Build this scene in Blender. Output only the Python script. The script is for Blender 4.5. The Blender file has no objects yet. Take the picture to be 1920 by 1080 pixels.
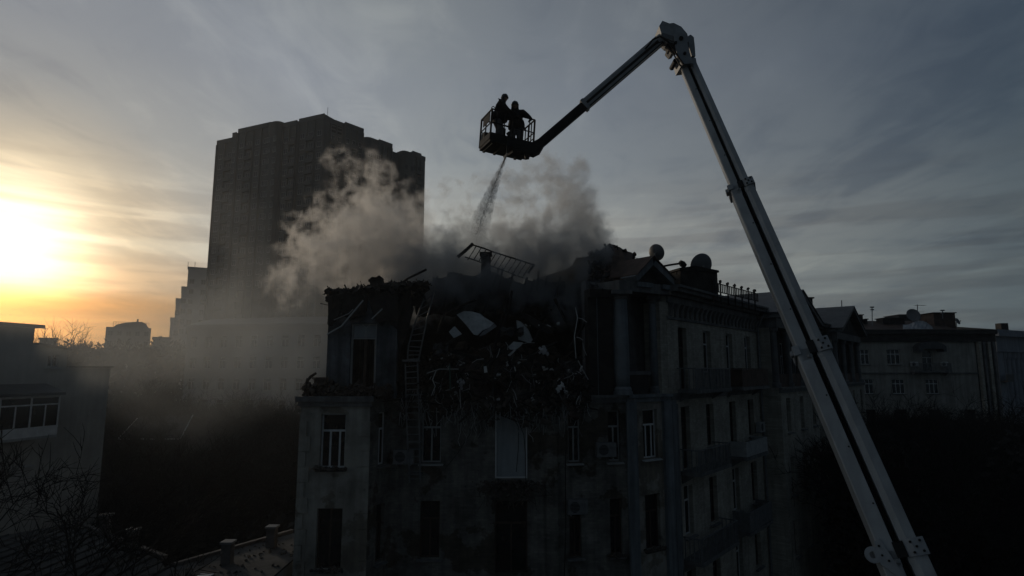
import bpy, bmesh, math, random
from mathutils import Vector, Matrix, noise as mnoise
R = math.radians
scene = bpy.context.scene
COL = scene.collection

# ------------------------------------------------------------------ camera
CAMZ = 16.0
F = 1120.0
PITCH = R(7.93)
cd = bpy.data.cameras.new("camera")
cd.sensor_width = 36.0
cd.lens = F / 1920 * 36.0
cd.clip_end = 6000
cd.clip_start = 0.1
cam = bpy.data.objects.new("camera", cd)
COL.objects.link(cam)
cam.location = (0, 0, CAMZ)
cam.rotation_euler = (math.pi / 2 + PITCH, 0, 0)
scene.camera = cam

# ------------------------------------------------------------------ sky and sun
SUN_EL, SUN_AZ = R(7.8), R(-41.0)          # azimuth from +Y, positive to +X
sdir = Vector((math.sin(SUN_AZ) * math.cos(SUN_EL), math.cos(SUN_AZ) * math.cos(SUN_EL), math.sin(SUN_EL)))
world = bpy.data.worlds.new("World")
scene.world = world
world.use_nodes = True
wt = world.node_tree
wt.nodes.clear()
W = wt.nodes.new
L = wt.links.new

def wmath(op, a, b=None, c=None, clamp=False):
    n = W('ShaderNodeMath'); n.operation = op; n.use_clamp = clamp
    for i, x in enumerate((a, b, c)):
        if x is None: continue
        if isinstance(x, (int, float)): n.inputs[i].default_value = x
        else: L(x, n.inputs[i])
    return n.outputs[0]

def wramp(fac, stops, interp='LINEAR'):
    n = W('ShaderNodeValToRGB'); n.color_ramp.interpolation = interp
    e = n.color_ramp.elements
    while len(e) < len(stops): e.new(0.5)
    for i, (p, c) in enumerate(stops):
        e[i].position = p
        e[i].color = (c[0], c[1], c[2], 1) if not isinstance(c, (int, float)) else (c, c, c, 1)
    L(fac, n.inputs[0])
    return n.outputs[0]

def wmix(fac, a, b, mode='MIX'):
    n = W('ShaderNodeMix'); n.data_type = 'RGBA'; n.blend_type = mode
    for s, x in ((0, fac), (6, a), (7, b)):
        if isinstance(x, (int, float)): n.inputs[s].default_value = x
        elif isinstance(x, tuple): n.inputs[s].default_value = (*x, 1)
        else: L(x, n.inputs[s])
    return n.outputs[2]

tc = W('ShaderNodeTexCoord')
sep = W('ShaderNodeSeparateXYZ'); L(tc.outputs['Generated'], sep.inputs[0])
dx, dy, dz = sep.outputs
dotn = W('ShaderNodeVectorMath'); dotn.operation = 'DOT_PRODUCT'
L(tc.outputs['Generated'], dotn.inputs[0]); dotn.inputs[1].default_value = sdir
ang = wmath('DIVIDE', wmath('ARCCOSINE', wmath('MINIMUM', dotn.outputs['Value'], 0.99999)), math.pi)   # 0..1 = 0..180 deg
elev = wmath('DIVIDE', wmath('ARCSINE', wmath('MAXIMUM', dz, 0.0)), math.pi / 2)                      # 0..1 = 0..90 deg
# flat cloud layer seen in perspective
inv = wmath('DIVIDE', 1.0, wmath('ADD', wmath('MAXIMUM', dz, 0.0), 0.07))
cx = wmath('MULTIPLY', dx, inv); cy = wmath('MULTIPLY', dy, inv)
comb = W('ShaderNodeCombineXYZ'); L(cx, comb.inputs[0]); L(cy, comb.inputs[1])
def cloud(rot, scale, nscale, detail, rough, dist):
    mp = W('ShaderNodeMapping'); mp.inputs['Rotation'].default_value = (0, 0, rot); mp.inputs['Scale'].default_value = scale
    L(comb.outputs[0], mp.inputs[0])
    n = W('ShaderNodeTexNoise'); n.inputs['Scale'].default_value = nscale; n.inputs['Detail'].default_value = detail
    n.inputs['Roughness'].default_value = rough; n.inputs['Distortion'].default_value = dist
    L(mp.outputs[0], n.inputs['Vector'])
    return n.outputs[0]
c1 = cloud(R(24), (1.0, 0.32, 1), 1.15, 7, 0.55, 0.5)
c2 = cloud(R(-8), (0.30, 1.0, 1), 0.9, 8, 0.6, 0.7)
c3 = cloud(R(40), (1.0, 0.5, 1), 4.2, 6, 0.62, 0.9)
cl = wmath('ADD', wmath('ADD', wmath('MULTIPLY', c1, 0.40), wmath('MULTIPLY', c2, 0.36)), wmath('MULTIPLY', c3, 0.24))
clf = wramp(cl, [(0.38, 0.0), (0.5, 0.5), (0.62, 1.0)], 'EASE')
# thin horizontal bars of cloud near the horizon
az = wmath('ARCTAN2', dx, dy)
cb = W('ShaderNodeCombineXYZ'); L(wmath('MULTIPLY', az, 3.0), cb.inputs[0]); L(wmath('MULTIPLY', dz, 40.0), cb.inputs[1])
nb = W('ShaderNodeTexNoise'); nb.inputs['Scale'].default_value = 1.0; nb.inputs['Detail'].default_value = 5
nb.inputs['Roughness'].default_value = 0.5; nb.inputs['Distortion'].default_value = 0.35
L(cb.outputs[0], nb.inputs['Vector'])
bars = wramp(nb.outputs[0], [(0.42, 0.0), (0.58, 1.0)], 'EASE')
barmask = wramp(elev, [(0.0, 0.35), (0.03, 0.8), (0.12, 0.75), (0.22, 0.0)], 'EASE')
# brightness and colour by angle from the sun (values x 1)
def a(d): return d / 180.0
base = wramp(ang, [(a(0), (0.90, 0.76, 0.54)), (a(8), (0.60, 0.505, 0.37)), (a(14), (0.445, 0.43, 0.385)), (a(26), (0.425, 0.425, 0.405)),
                   (a(36), (0.43, 0.43, 0.39)), (a(48), (0.315, 0.325, 0.312)), (a(60), (0.240, 0.252, 0.246)), (a(80), (0.100, 0.125, 0.139)),
                   (a(105), (0.060, 0.079, 0.092)), (a(140), (0.046, 0.061, 0.074)), (a(180), (0.042, 0.057, 0.070))], 'LINEAR')
hfac = wramp(elev, [(0.0, (0.84, 0.90, 0.92)), (0.05, (0.96, 1.0, 1.0)), (0.14, (1.0, 1.0, 1.0)), (0.21, (0.69, 0.74, 0.83)), (0.29, (0.55, 0.605, 0.73)),
                    (0.38, (0.48, 0.53, 0.63)), (0.6, (0.42, 0.47, 0.56)), (1.0, (0.40, 0.45, 0.53))], 'LINEAR')
col = wmix(1.0, base, hfac, 'MULTIPLY')
dark = wmix(1.0, col, (0.70, 0.745, 0.82), 'MULTIPLY')
lite = wmix(1.0, col, (1.32, 1.30, 1.25), 'MULTIPLY')
col = wmix(clf, dark, lite)
barcol = wmix(1.0, col, (0.74, 0.72, 0.73), 'MULTIPLY')
col = wmix(wmath('MULTIPLY', bars, barmask), col, barcol)
# veiled sun
angd = wmath('MULTIPLY', ang, 180.0)
wob = wmath('ADD', angd, wmath('MULTIPLY', wmath('SUBTRACT', nb.outputs[0], 0.5), 5.0))
glow = wmath('POWER', 2.718281828, wmath('MULTIPLY', -1.0, wmath('POWER', wmath('DIVIDE', wmath('MAXIMUM', wob, 0.0), 4.5), 2.0)))
glow2 = wmath('POWER', 2.718281828, wmath('DIVIDE', angd, -4.5))
gm = W('ShaderNodeVectorMath'); gm.operation = 'SCALE'; gm.inputs[0].default_value = (2.6, 2.15, 1.35); L(glow, gm.inputs['Scale'])
gm2 = W('ShaderNodeVectorMath'); gm2.operation = 'SCALE'; gm2.inputs[0].default_value = (0.65, 0.42, 0.18); L(glow2, gm2.inputs['Scale'])
add = W('ShaderNodeVectorMath'); add.operation = 'ADD'; L(col, add.inputs[0]); L(gm.outputs[0], add.inputs[1])
add2 = W('ShaderNodeVectorMath'); add2.operation = 'ADD'; L(add.outputs[0], add2.inputs[0]); L(gm2.outputs[0], add2.inputs[1])
# orange band low under the sun
oel = wramp(elev, [(0.0, 1.0), (0.055, 0.92), (0.078, 0.40), (0.115, 0.0)], 'EASE')
oan = wramp(ang, [(a(0), 1.0), (a(14), 0.95), (a(30), 0.55), (a(52), 0.0)], 'EASE')
warm = wmix(wmath('MULTIPLY', oel, oan), add2.outputs[0], wmix(1.0, add2.outputs[0], (1.16, 0.57, 0.12), 'MULTIPLY'))
sc10 = W('ShaderNodeVectorMath'); sc10.operation = 'SCALE'; sc10.inputs['Scale'].default_value = 9.6; L(warm, sc10.inputs[0])
sky = W('ShaderNodeTexSky'); sky.sky_type = 'NISHITA'; sky.sun_disc = False
sky.sun_elevation = SUN_EL; sky.sun_rotation = SUN_AZ % (2 * math.pi); sky.air_density = 1.0; sky.dust_density = 3.0
nsk = W('ShaderNodeVectorMath'); nsk.operation = 'SCALE'; nsk.inputs['Scale'].default_value = 0.02; L(sky.outputs[0], nsk.inputs[0])
fin = W('ShaderNodeVectorMath'); fin.operation = 'ADD'; L(sc10.outputs[0], fin.inputs[0]); L(nsk.outputs[0], fin.inputs[1])
bg = W('ShaderNodeBackground'); bg.inputs['Strength'].default_value = 0.1
L(fin.outputs[0], bg.inputs['Color'])
wo = W('ShaderNodeOutputWorld'); L(bg.outputs[0], wo.inputs['Surface'])

sl = bpy.data.lights.new("sun", 'SUN'); sl.energy = 1.0; sl.angle = R(5.0); sl.color = (1.0, 0.84, 0.65)
sun = bpy.data.objects.new("sun", sl); COL.objects.link(sun)
sun.rotation_euler = sdir.to_track_quat('Z', 'Y').to_euler()
sun.location = (-60, 60, 60)

vs = scene.view_settings
scene.display_settings.display_device = 'sRGB'
vs.view_transform = 'Standard'; vs.look = 'None'; vs.exposure = 0.0; vs.gamma = 1.0
try: vs.use_curve_mapping = False
except Exception: pass
scene.render.engine = 'CYCLES'
cy_ = scene.cycles
cy_.max_bounces = 6; cy_.diffuse_bounces = 3; cy_.glossy_bounces = 2; cy_.volume_bounces = 2
cy_.transmission_bounces = 4; cy_.transparent_max_bounces = 12
cy_.volume_max_steps = 256
cy_.use_denoising = True
cy_.sample_clamp_indirect = 4.0

# ------------------------------------------------------------------ helpers
cp, sp_ = math.cos(PITCH), math.sin(PITCH)
def at(px, py, Y):
    u = (px - 960) / F; v = (540 - py) / F
    d = Vector((u, cp - v * sp_, sp_ + v * cp))
    return Vector((0, 0, CAMZ)) + d * (Y / d.y)
def X(px, Y, py=740): return at(px, py, Y).x
def Z(py, Y): return at(960, py, Y).z

I4 = Matrix.Identity(4)
class MB:
    def __init__(s): s.v = []; s.f = []
    def add(s, vs, fs, M=None):
        o = len(s.v)
        s.v += [tuple(M @ Vector(p)) if M is not None else tuple(p) for p in vs]
        s.f += [tuple(i + o for i in f) for f in fs]
    def box(s, x0, x1, y0, y1, z0, z1, M=None):
        s.add([(x0,y0,z0),(x1,y0,z0),(x1,y1,z0),(x0,y1,z0),(x0,y0,z1),(x1,y0,z1),(x1,y1,z1),(x0,y1,z1)],
              [(0,3,2,1),(4,5,6,7),(0,1,5,4),(1,2,6,5),(2,3,7,6),(3,0,4,7)], M)
    def quad(s, a, b, c, d, M=None): s.add([a, b, c, d], [(0, 1, 2, 3)], M)
    def prism(s, pts, d0, d1, M=None, axis='y'):
        n = len(pts)
        if axis == 'y': vs = [(p[0], d0, p[1]) for p in pts] + [(p[0], d1, p[1]) for p in pts]
        elif axis == 'z': vs = [(p[0], p[1], d0) for p in pts] + [(p[0], p[1], d1) for p in pts]
        else: vs = [(d0, p[0], p[1]) for p in pts] + [(d1, p[0], p[1]) for p in pts]
        fs = [tuple(range(n))[::-1], tuple(range(n, 2 * n))] + [(i, (i + 1) % n, n + (i + 1) % n, n + i) for i in range(n)]
        s.add(vs, fs, M)
    def slab(s, pts, off):                       # polygon of 3D points given a thickness vector
        n = len(pts); off = Vector(off)
        vs = [Vector(p) for p in pts] + [Vector(p) + off for p in pts]
        fs = [tuple(range(n)), tuple(range(n, 2 * n))[::-1]] + [(i, n + i, n + (i + 1) % n, (i + 1) % n) for i in range(n)]
        s.add(vs, fs)
    def tube(s, pts, r, n=6, M=None):
        pts = [Vector(p) for p in pts]
        rr = r if isinstance(r, (list, tuple)) else [r] * len(pts)
        vs = []; fs = []
        prev = None
        for i, p in enumerate(pts):
            t = (pts[min(i + 1, len(pts) - 1)] - pts[max(i - 1, 0)])
            if t.length < 1e-9: t = Vector((0, 0, 1))
            t.normalize()
            if prev is None:
                ref = Vector((0, 0, 1)) if abs(t.z) < 0.9 else Vector((1, 0, 0))
                a_ = t.cross(ref).normalized()
            else:
                a_ = prev - t * prev.dot(t)
                a_ = a_.normalized() if a_.length > 1e-6 else t.orthogonal().normalized()
            prev = a_
            b_ = t.cross(a_)
            for k in range(n):
                th = 2 * math.pi * (k + 0.5) / n
                vs.append(p + (a_ * math.cos(th) + b_ * math.sin(th)) * rr[i])
        for i in range(len(pts) - 1):
            for k in range(n):
                k2 = (k + 1) % n
                fs.append((i*n+k, i*n+k2, (i+1)*n+k2, (i+1)*n+k))
        fs.append(tuple(range(n))[::-1]); fs.append(tuple(range((len(pts)-1)*n, len(pts)*n)))
        s.add(vs, fs, M)
    def lathe(s, prof, c, n=16, M=None):
        vs = []; fs = []
        for r, z in prof:
            for k in range(n):
                th = 2 * math.pi * k / n
                vs.append((c[0] + r * math.cos(th), c[1] + r * math.sin(th), c[2] + z))
        m = len(prof)
        for i in range(m - 1):
            for k in range(n):
                k2 = (k + 1) % n
                fs.append((i*n+k, i*n+k2, (i+1)*n+k2, (i+1)*n+k))
        fs.append(tuple(range(n))[::-1]); fs.append(tuple(range((m-1)*n, m*n)))
        s.add(vs, fs, M)
    def chunk(s, c, sz, rnd, M=None):
        rot = Matrix.Rotation(rnd.uniform(0, 6.3), 3, 'Z') @ Matrix.Rotation(rnd.uniform(-1.2, 1.2), 3, 'X') @ Matrix.Rotation(rnd.uniform(-1.2, 1.2), 3, 'Y')
        vs = []
        for sx, sy, sz_ in ((-1,-1,-1),(1,-1,-1),(1,1,-1),(-1,1,-1),(-1,-1,1),(1,-1,1),(1,1,1),(-1,1,1)):
            j = lambda: rnd.uniform(0.55, 1.1)
            vs.append(Vector(c) + rot @ Vector((sx * sz[0] * j(), sy * sz[1] * j(), sz_ * sz[2] * j())))
        s.add(vs, [(0,3,2,1),(4,5,6,7),(0,1,5,4),(1,2,6,5),(2,3,7,6),(3,0,4,7)], M)
    def build(s, name, mat, parent=None, smooth=False, recalc=True, **props):
        me = bpy.data.meshes.new(name)
        off = parent_offset(parent)
        me.from_pydata([(p[0]-off.x, p[1]-off.y, p[2]-off.z) for p in s.v], [], s.f)
        if recalc and len(s.f) < 60000:
            b = bmesh.new(); b.from_mesh(me); bmesh.ops.recalc_face_normals(b, faces=b.faces); b.to_mesh(me); b.free()
        if smooth:
            for p in me.polygons: p.use_smooth = True
        me.materials.append(mat)
        o = bpy.data.objects.new(name, me); COL.objects.link(o)
        if parent: o.parent = parent
        for k, v in props.items(): o[k] = v
        return o

def parent_offset(p):
    off = Vector((0, 0, 0))
    while p is not None:
        off += p.location; p = p.parent
    return off
def thing(name, label, cat, loc=(0, 0, 0), group=None):
    o = bpy.data.objects.new(name, None); COL.objects.link(o)
    o.location = loc; o['label'] = label; o['category'] = cat; o['kind'] = 'thing'; o.empty_display_size = 0.2
    if group: o['group'] = group
    return o
def tag(o, label=None, cat=None, group=None, kind=None):
    if label: o['label'] = label
    if cat: o['category'] = cat
    if group: o['group'] = group
    if kind: o['kind'] = kind
    elif cat: o['kind'] = 'thing'
    return o
def copy_tree(o, parent=None):
    c = o.copy(); COL.objects.link(c)
    if parent: c.parent = parent
    for ch in list(o.children): copy_tree(ch, c)
    return c

# ------------------------------------------------------------------ materials
MATS = {}
def mat(name, c, rough=0.8, spec=0.3, metal=0.0, var=0.25, vscale=2.0, bump=0.3, bscale=8.0, brick=None, c2=None, streak=0.0, patch=None):
    if name in MATS: return MATS[name]
    m = bpy.data.materials.new(name); m.use_nodes = True
    nt = m.node_tree; N = nt.nodes; b = N['Principled BSDF']; LK = nt.links.new
    b.inputs['Roughness'].default_value = rough
    b.inputs['Specular IOR Level'].default_value = spec
    b.inputs['Metallic'].default_value = metal
    t = N.new('ShaderNodeTexCoord')
    n1 = N.new('ShaderNodeTexNoise'); n1.inputs['Scale'].default_value = vscale; n1.inputs['Detail'].default_value = 8
    n1.inputs['Roughness'].default_value = 0.65
    src = t.outputs['Object']
    LK(src, n1.inputs['Vector'])
    r = N.new('ShaderNodeValToRGB')
    lo = tuple(x * (1 - var) for x in c); hi = c2 if c2 else tuple(min(1, x * (1 + var)) for x in c)
    r.color_ramp.elements[0].position = 0.32; r.color_ramp.elements[0].color = (*lo, 1)
    r.color_ramp.elements[1].position = 0.68; r.color_ramp.elements[1].color = (*hi, 1)
    LK(n1.outputs[0], r.inputs[0])
    out = r.outputs[0]
    n2 = N.new('ShaderNodeTexNoise'); n2.inputs['Scale'].default_value = bscale; n2.inputs['Detail'].default_value = 6
    LK(src, n2.inputs['Vector'])
    h = n2.outputs[0]
    if streak > 0:
        mp = N.new('ShaderNodeMapping'); mp.inputs['Scale'].default_value = (2.2, 2.2, 0.16); LK(src, mp.inputs[0])
        n3 = N.new('ShaderNodeTexNoise'); n3.inputs['Scale'].default_value = 1.6; n3.inputs['Detail'].default_value = 5; LK(mp.outputs[0], n3.inputs['Vector'])
        rr = N.new('ShaderNodeValToRGB'); rr.color_ramp.elements[0].position = 0.38; rr.color_ramp.elements[1].position = 0.6
        k = 1 - streak
        rr.color_ramp.elements[0].color = (k, k, k, 1); rr.color_ramp.elements[1].color = (1, 1, 1, 1); LK(n3.outputs[0], rr.inputs[0])
        mx = N.new('ShaderNodeMix'); mx.data_type = 'RGBA'; mx.blend_type = 'MULTIPLY'; mx.inputs[0].default_value = 1
        LK(out, mx.inputs[6]); LK(rr.outputs[0], mx.inputs[7]); out = mx.outputs[2]
    if brick:
        # small stone courses; object space, u taken along whichever wall direction
        sx = N.new('ShaderNodeSeparateXYZ'); LK(src, sx.inputs[0])
        ad = N.new('ShaderNodeMath'); ad.operation = 'ADD'
        mu = N.new('ShaderNodeMath'); mu.operation = 'MULTIPLY'; mu.inputs[1].default_value = 0.8
        LK(sx.outputs[1], mu.inputs[0]); LK(sx.outputs[0], ad.inputs[0]); LK(mu.outputs[0], ad.inputs[1])
        cb_ = N.new('ShaderNodeCombineXYZ'); LK(ad.outputs[0], cb_.inputs[0]); LK(sx.outputs[2], cb_.inputs[1])
        bk = N.new('ShaderNodeTexBrick'); bk.inputs['Scale'].default_value = 1.0
        bk.inputs['Brick Width'].default_value = brick[0]; bk.inputs['Row Height'].default_value = brick[1]
        bk.inputs['Mortar Size'].default_value = 0.008; bk.inputs['Mortar Smooth'].default_value = 0.3
        bk.inputs['Color1'].default_value = (0.75, 0.75, 0.75, 1); bk.inputs['Color2'].default_value = (1.15, 1.15, 1.15, 1); bk.inputs['Mortar'].default_value = (0.75, 0.75, 0.75, 1)
        LK(cb_.outputs[0], bk.inputs['Vector'])
        mx = N.new('ShaderNodeMix'); mx.data_type = 'RGBA'; mx.blend_type = 'MULTIPLY'; mx.inputs[0].default_value = 0.8
        LK(out, mx.inputs[6]); LK(bk.outputs['Color'], mx.inputs[7]); out = mx.outputs[2]
        sm = N.new('ShaderNodeMath'); sm.operation = 'SUBTRACT'; LK(h, sm.inputs[0]); LK(bk.outputs['Fac'], sm.inputs[1]); h = sm.outputs[0]
    if patch:
        n4 = N.new('ShaderNodeTexNoise'); n4.inputs['Scale'].default_value = 0.55; n4.inputs['Detail'].default_value = 9; n4.inputs['Roughness'].default_value = 0.62
        LK(src, n4.inputs['Vector'])
        r4 = N.new('ShaderNodeValToRGB'); r4.color_ramp.elements[0].position = 0.53; r4.color_ramp.elements[1].position = 0.56
        r4.color_ramp.elements[0].color = (0, 0, 0, 1); r4.color_ramp.elements[1].color = (1, 1, 1, 1); LK(n4.outputs[0], r4.inputs[0])
        mx = N.new('ShaderNodeMix'); mx.data_type = 'RGBA'; LK(r4.outputs[0], mx.inputs[0])
        LK(out, mx.inputs[6]); mx2 = N.new('ShaderNodeMix'); mx2.data_type = 'RGBA'; mx2.blend_type = 'MULTIPLY'; mx2.inputs[0].default_value = 1
        LK(out, mx2.inputs[6]); mx2.inputs[7].default_value = (*patch, 1); LK(mx2.outputs[2], mx.inputs[7]); out = mx.outputs[2]
        sm = N.new('ShaderNodeMath'); sm.operation = 'MULTIPLY_ADD'; LK(r4.outputs[0], sm.inputs[0]); sm.inputs[1].default_value = -0.8; LK(h, sm.inputs[2]); h = sm.outputs[0]
    LK(out, b.inputs['Base Color'])
    bp = N.new('ShaderNodeBump'); bp.inputs['Strength'].default_value = bump; bp.inputs['Distance'].default_value = 0.04
    LK(h, bp.inputs['Height']); LK(bp.outputs[0], b.inputs['Normal'])
    MATS[name] = m
    return m

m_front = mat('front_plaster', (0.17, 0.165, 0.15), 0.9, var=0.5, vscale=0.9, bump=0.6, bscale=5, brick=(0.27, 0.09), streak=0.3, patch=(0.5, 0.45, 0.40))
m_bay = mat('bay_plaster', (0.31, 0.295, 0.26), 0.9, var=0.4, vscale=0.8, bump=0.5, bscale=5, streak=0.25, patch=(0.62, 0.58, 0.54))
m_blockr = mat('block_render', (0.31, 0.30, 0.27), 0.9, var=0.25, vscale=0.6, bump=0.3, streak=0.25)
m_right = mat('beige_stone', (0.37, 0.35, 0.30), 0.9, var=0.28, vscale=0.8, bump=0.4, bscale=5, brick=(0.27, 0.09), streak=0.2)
m_blue = mat('blue_grey_paint', (0.17, 0.19, 0.205), 0.85, var=0.25, vscale=1.2, bump=0.3, streak=0.35)
m_trim = mat('grey_trim', (0.15, 0.15, 0.15), 0.85, var=0.3, vscale=1.5, bump=0.4, streak=0.3)
m_soot = mat('sooty_masonry', (0.035, 0.032, 0.03), 0.95, var=0.5, vscale=1.5, bump=0.7)
m_char = mat('charred_wood', (0.022, 0.020, 0.019), 0.85, var=0.5, vscale=3, bump=0.7)
m_roof = mat('roof_sheet', (0.06, 0.062, 0.066), 0.55, 0.4, 0.2, var=0.35, vscale=1.2, bump=0.25)
m_rust = mat('rusty_sheet', (0.07, 0.045, 0.035), 0.75, var=0.5, vscale=1.5, bump=0.5)
m_frame = mat('white_frame', (0.55, 0.56, 0.56), 0.5, var=0.15, vscale=3, bump=0.1)
m_oldframe = mat('old_frame', (0.30, 0.31, 0.31), 0.7, var=0.2, vscale=4, bump=0.2)
m_brown = mat('brown_frame', (0.05, 0.035, 0.028), 0.7, var=0.3, vscale=4, bump=0.2)
m_glass = mat('window_glass', (0.012, 0.014, 0.016), 0.07, 0.5, var=0.3, vscale=1.0, bump=0.02, bscale=1.5)
m_board = mat('white_board', (0.30, 0.325, 0.335), 0.8, var=0.12, vscale=1.2, bump=0.2, streak=0.2)
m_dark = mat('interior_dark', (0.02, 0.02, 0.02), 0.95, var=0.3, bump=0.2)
m_curtain = mat('curtain', (0.10, 0.10, 0.095), 0.95, var=0.3, vscale=3, bump=0.4, streak=0.4)
m_plast = mat('broken_plaster', (0.40, 0.41, 0.41), 0.9, var=0.3, vscale=3.5, bump=0.5)
m_rubble = mat('rubble', (0.075, 0.066, 0.058), 0.95, var=0.6, vscale=2.5, bump=0.8, bscale=12)
m_brickr = mat('brick_rubble', (0.062, 0.050, 0.044), 0.95, var=0.5, vscale=4, bump=0.7, bscale=12)
m_steel = mat('grey_steel', (0.16, 0.165, 0.17), 0.6, 0.4, 0.3, var=0.3, vscale=4, bump=0.2)
m_paint = mat('boom_paint', (0.32, 0.335, 0.345), 0.45, 0.5, var=0.14, vscale=1.1, bump=0.05, streak=0.18)
m_paint2 = mat('collar_paint', (0.27, 0.285, 0.30), 0.55, 0.5, var=0.2, vscale=3, bump=0.1)
m_rubber = mat('black_rubber', (0.012, 0.012, 0.012), 0.7, var=0.3, bump=0.1)
m_cage = mat('cage_metal', (0.018, 0.019, 0.021), 0.8, 0.2, 0.0, var=0.3, vscale=6, bump=0.1)
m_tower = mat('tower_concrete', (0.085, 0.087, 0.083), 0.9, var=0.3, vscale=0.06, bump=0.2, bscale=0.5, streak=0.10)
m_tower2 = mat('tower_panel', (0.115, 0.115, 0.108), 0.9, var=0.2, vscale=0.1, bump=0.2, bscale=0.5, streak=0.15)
m_far = mat('far_render', (0.26, 0.25, 0.24), 0.9, var=0.15, vscale=0.2, bump=0.1)
m_left = mat('left_render', (0.32, 0.31, 0.285), 0.9, var=0.25, vscale=0.35, bump=0.3, streak=0.10)
m_bark = mat('bark', (0.02, 0.018, 0.016), 0.95, var=0.4, vscale=6, bump=0.5)
m_twig = mat('twigs', (0.02, 0.018, 0.016), 0.95, var=0.4, vscale=2, bump=0.0)
m_tarp = mat('pale_sheet', (0.30, 0.31, 0.33), 0.6, var=0.3, vscale=1.0, bump=0.3)
m_cloth = mat('turnout_gear', (0.018, 0.018, 0.02), 0.95, var=0.4, vscale=8, bump=0.4, bscale=25)
m_trous = mat('grey_trousers', (0.10, 0.10, 0.105), 0.95, var=0.4, vscale=8, bump=0.4, bscale=25)
m_helm = mat('dark_helmet', (0.02, 0.02, 0.022), 0.4, 0.5, var=0.2, bump=0.05)
m_skin = mat('skin', (0.35, 0.22, 0.16), 0.6, var=0.1, vscale=9, bump=0.1)
m_dish = mat('dish_grey', (0.13, 0.135, 0.14), 0.5, 0.4, var=0.2, vscale=2, bump=0.05)
m_ground = mat('ground_soil', (0.045, 0.042, 0.036), 0.95, var=0.4, vscale=0.3, bump=0.5, bscale=2)
m_asph = mat('asphalt', (0.045, 0.045, 0.047), 0.9, var=0.3, vscale=0.7, bump=0.3, bscale=20)
m_wroof = mat('grey_roof', (0.075, 0.077, 0.078), 0.9, 0.1, 0.0, var=0.35, vscale=0.9, bump=0.2, streak=0.2)
m_colwhite = mat('pale_columns', (0.26, 0.28, 0.31), 0.8, var=0.15, vscale=0.6, bump=0.2, streak=0.25)
m_water = mat('water_spray', (0.34, 0.34, 0.35), 0.2, 0.5, var=0.05, bump=0.0)
m_twf = mat('tower_frame', (0.21, 0.21, 0.205), 0.8, var=0.6, vscale=0.2, bump=0.0)
m_twg = mat('tower_glass', (0.015, 0.016, 0.018), 0.3, 0.4, var=0.4, vscale=0.1, bump=0.0)
m_stub = mat('annex_brick', (0.11, 0.10, 0.095), 0.9, var=0.3, vscale=3, bump=0.4)
m_room = mat('sooted_blue_wall', (0.10, 0.115, 0.13), 0.9, var=0.7, vscale=0.9, bump=0.4, streak=0.5)
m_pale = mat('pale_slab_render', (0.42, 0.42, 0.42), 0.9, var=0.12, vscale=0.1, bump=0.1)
# ------------------------------------------------------------------ ground
def sheet(name, pts, z, m):
    mb = MB(); mb.add([(p[0], p[1], z) for p in pts], [tuple(range(len(pts)))])
    return mb.build(name, m, kind='structure')
sheet('ground', [(-880, -280), (880, -280), (880, 880), (-880, 880)], 0.0, m_ground)
sheet('road', [(2, -40), (13.5, -40), (52, 66), (42.5, 70)], 0.008, m_asph)
sheet('yard', [(-23, 14), (-8, 14), (-8, 75), (-22, 75)], 0.006, m_asph)
# wooded ridge far off
rr = random.Random(4)
mb = MB()
nx, ny = 90, 14
for j in range(ny):
    for i in range(nx):
        x = -520 + 1040 * i / (nx - 1); y = 215 + 500 * j / (ny - 1)
        t_ = j / (ny - 1)
        h = 27 * (1 - (1 - min(1, t_ * 1.6)) ** 2) + 8 * mnoise.noise(Vector((x * 0.012, y * 0.01, 3.1)))
        mb.v.append((x, y, max(-1.0, h - 2)))
for j in range(ny - 1):
    for i in range(nx - 1):
        a0 = j * nx + i; mb.f.append((a0, a0 + 1, a0 + nx + 1, a0 + nx))
mb.build('hill', m_ground, smooth=True, kind='structure')

# ------------------------------------------------------------------ facade tools
class Fr:
    def __init__(s, p0, p1):
        s.p0 = Vector((p0[0], p0[1], 0)); d = Vector((p1[0] - p0[0], p1[1] - p0[1], 0)); s.len = d.length
        s.u = d.normalized(); s.n = Vector((s.u.y, -s.u.x, 0))
        s.M = Matrix(((s.u.x, s.n.x, 0, s.p0.x), (s.u.y, s.n.y, 0, s.p0.y), (0, 0, 1, 0), (0, 0, 0, 1)))
    def w(s, u, d, z): return s.M @ Vector((u, d, z))
    def upx(s, px, py=700):
        # where the sight line of an image column crosses this facade
        k = at(px, py, 1.0).x          # x = k*y
        return (k * s.p0.y - s.p0.x) / (s.u.x - k * s.u.y)
    def off(s, d, u0=0.0, u1=None):
        a_ = s.w(u0, d, 0); b_ = s.w(s.len if u1 is None else u1, d, 0)
        return Fr((a_.x, a_.y), (b_.x, b_.y))

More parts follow.
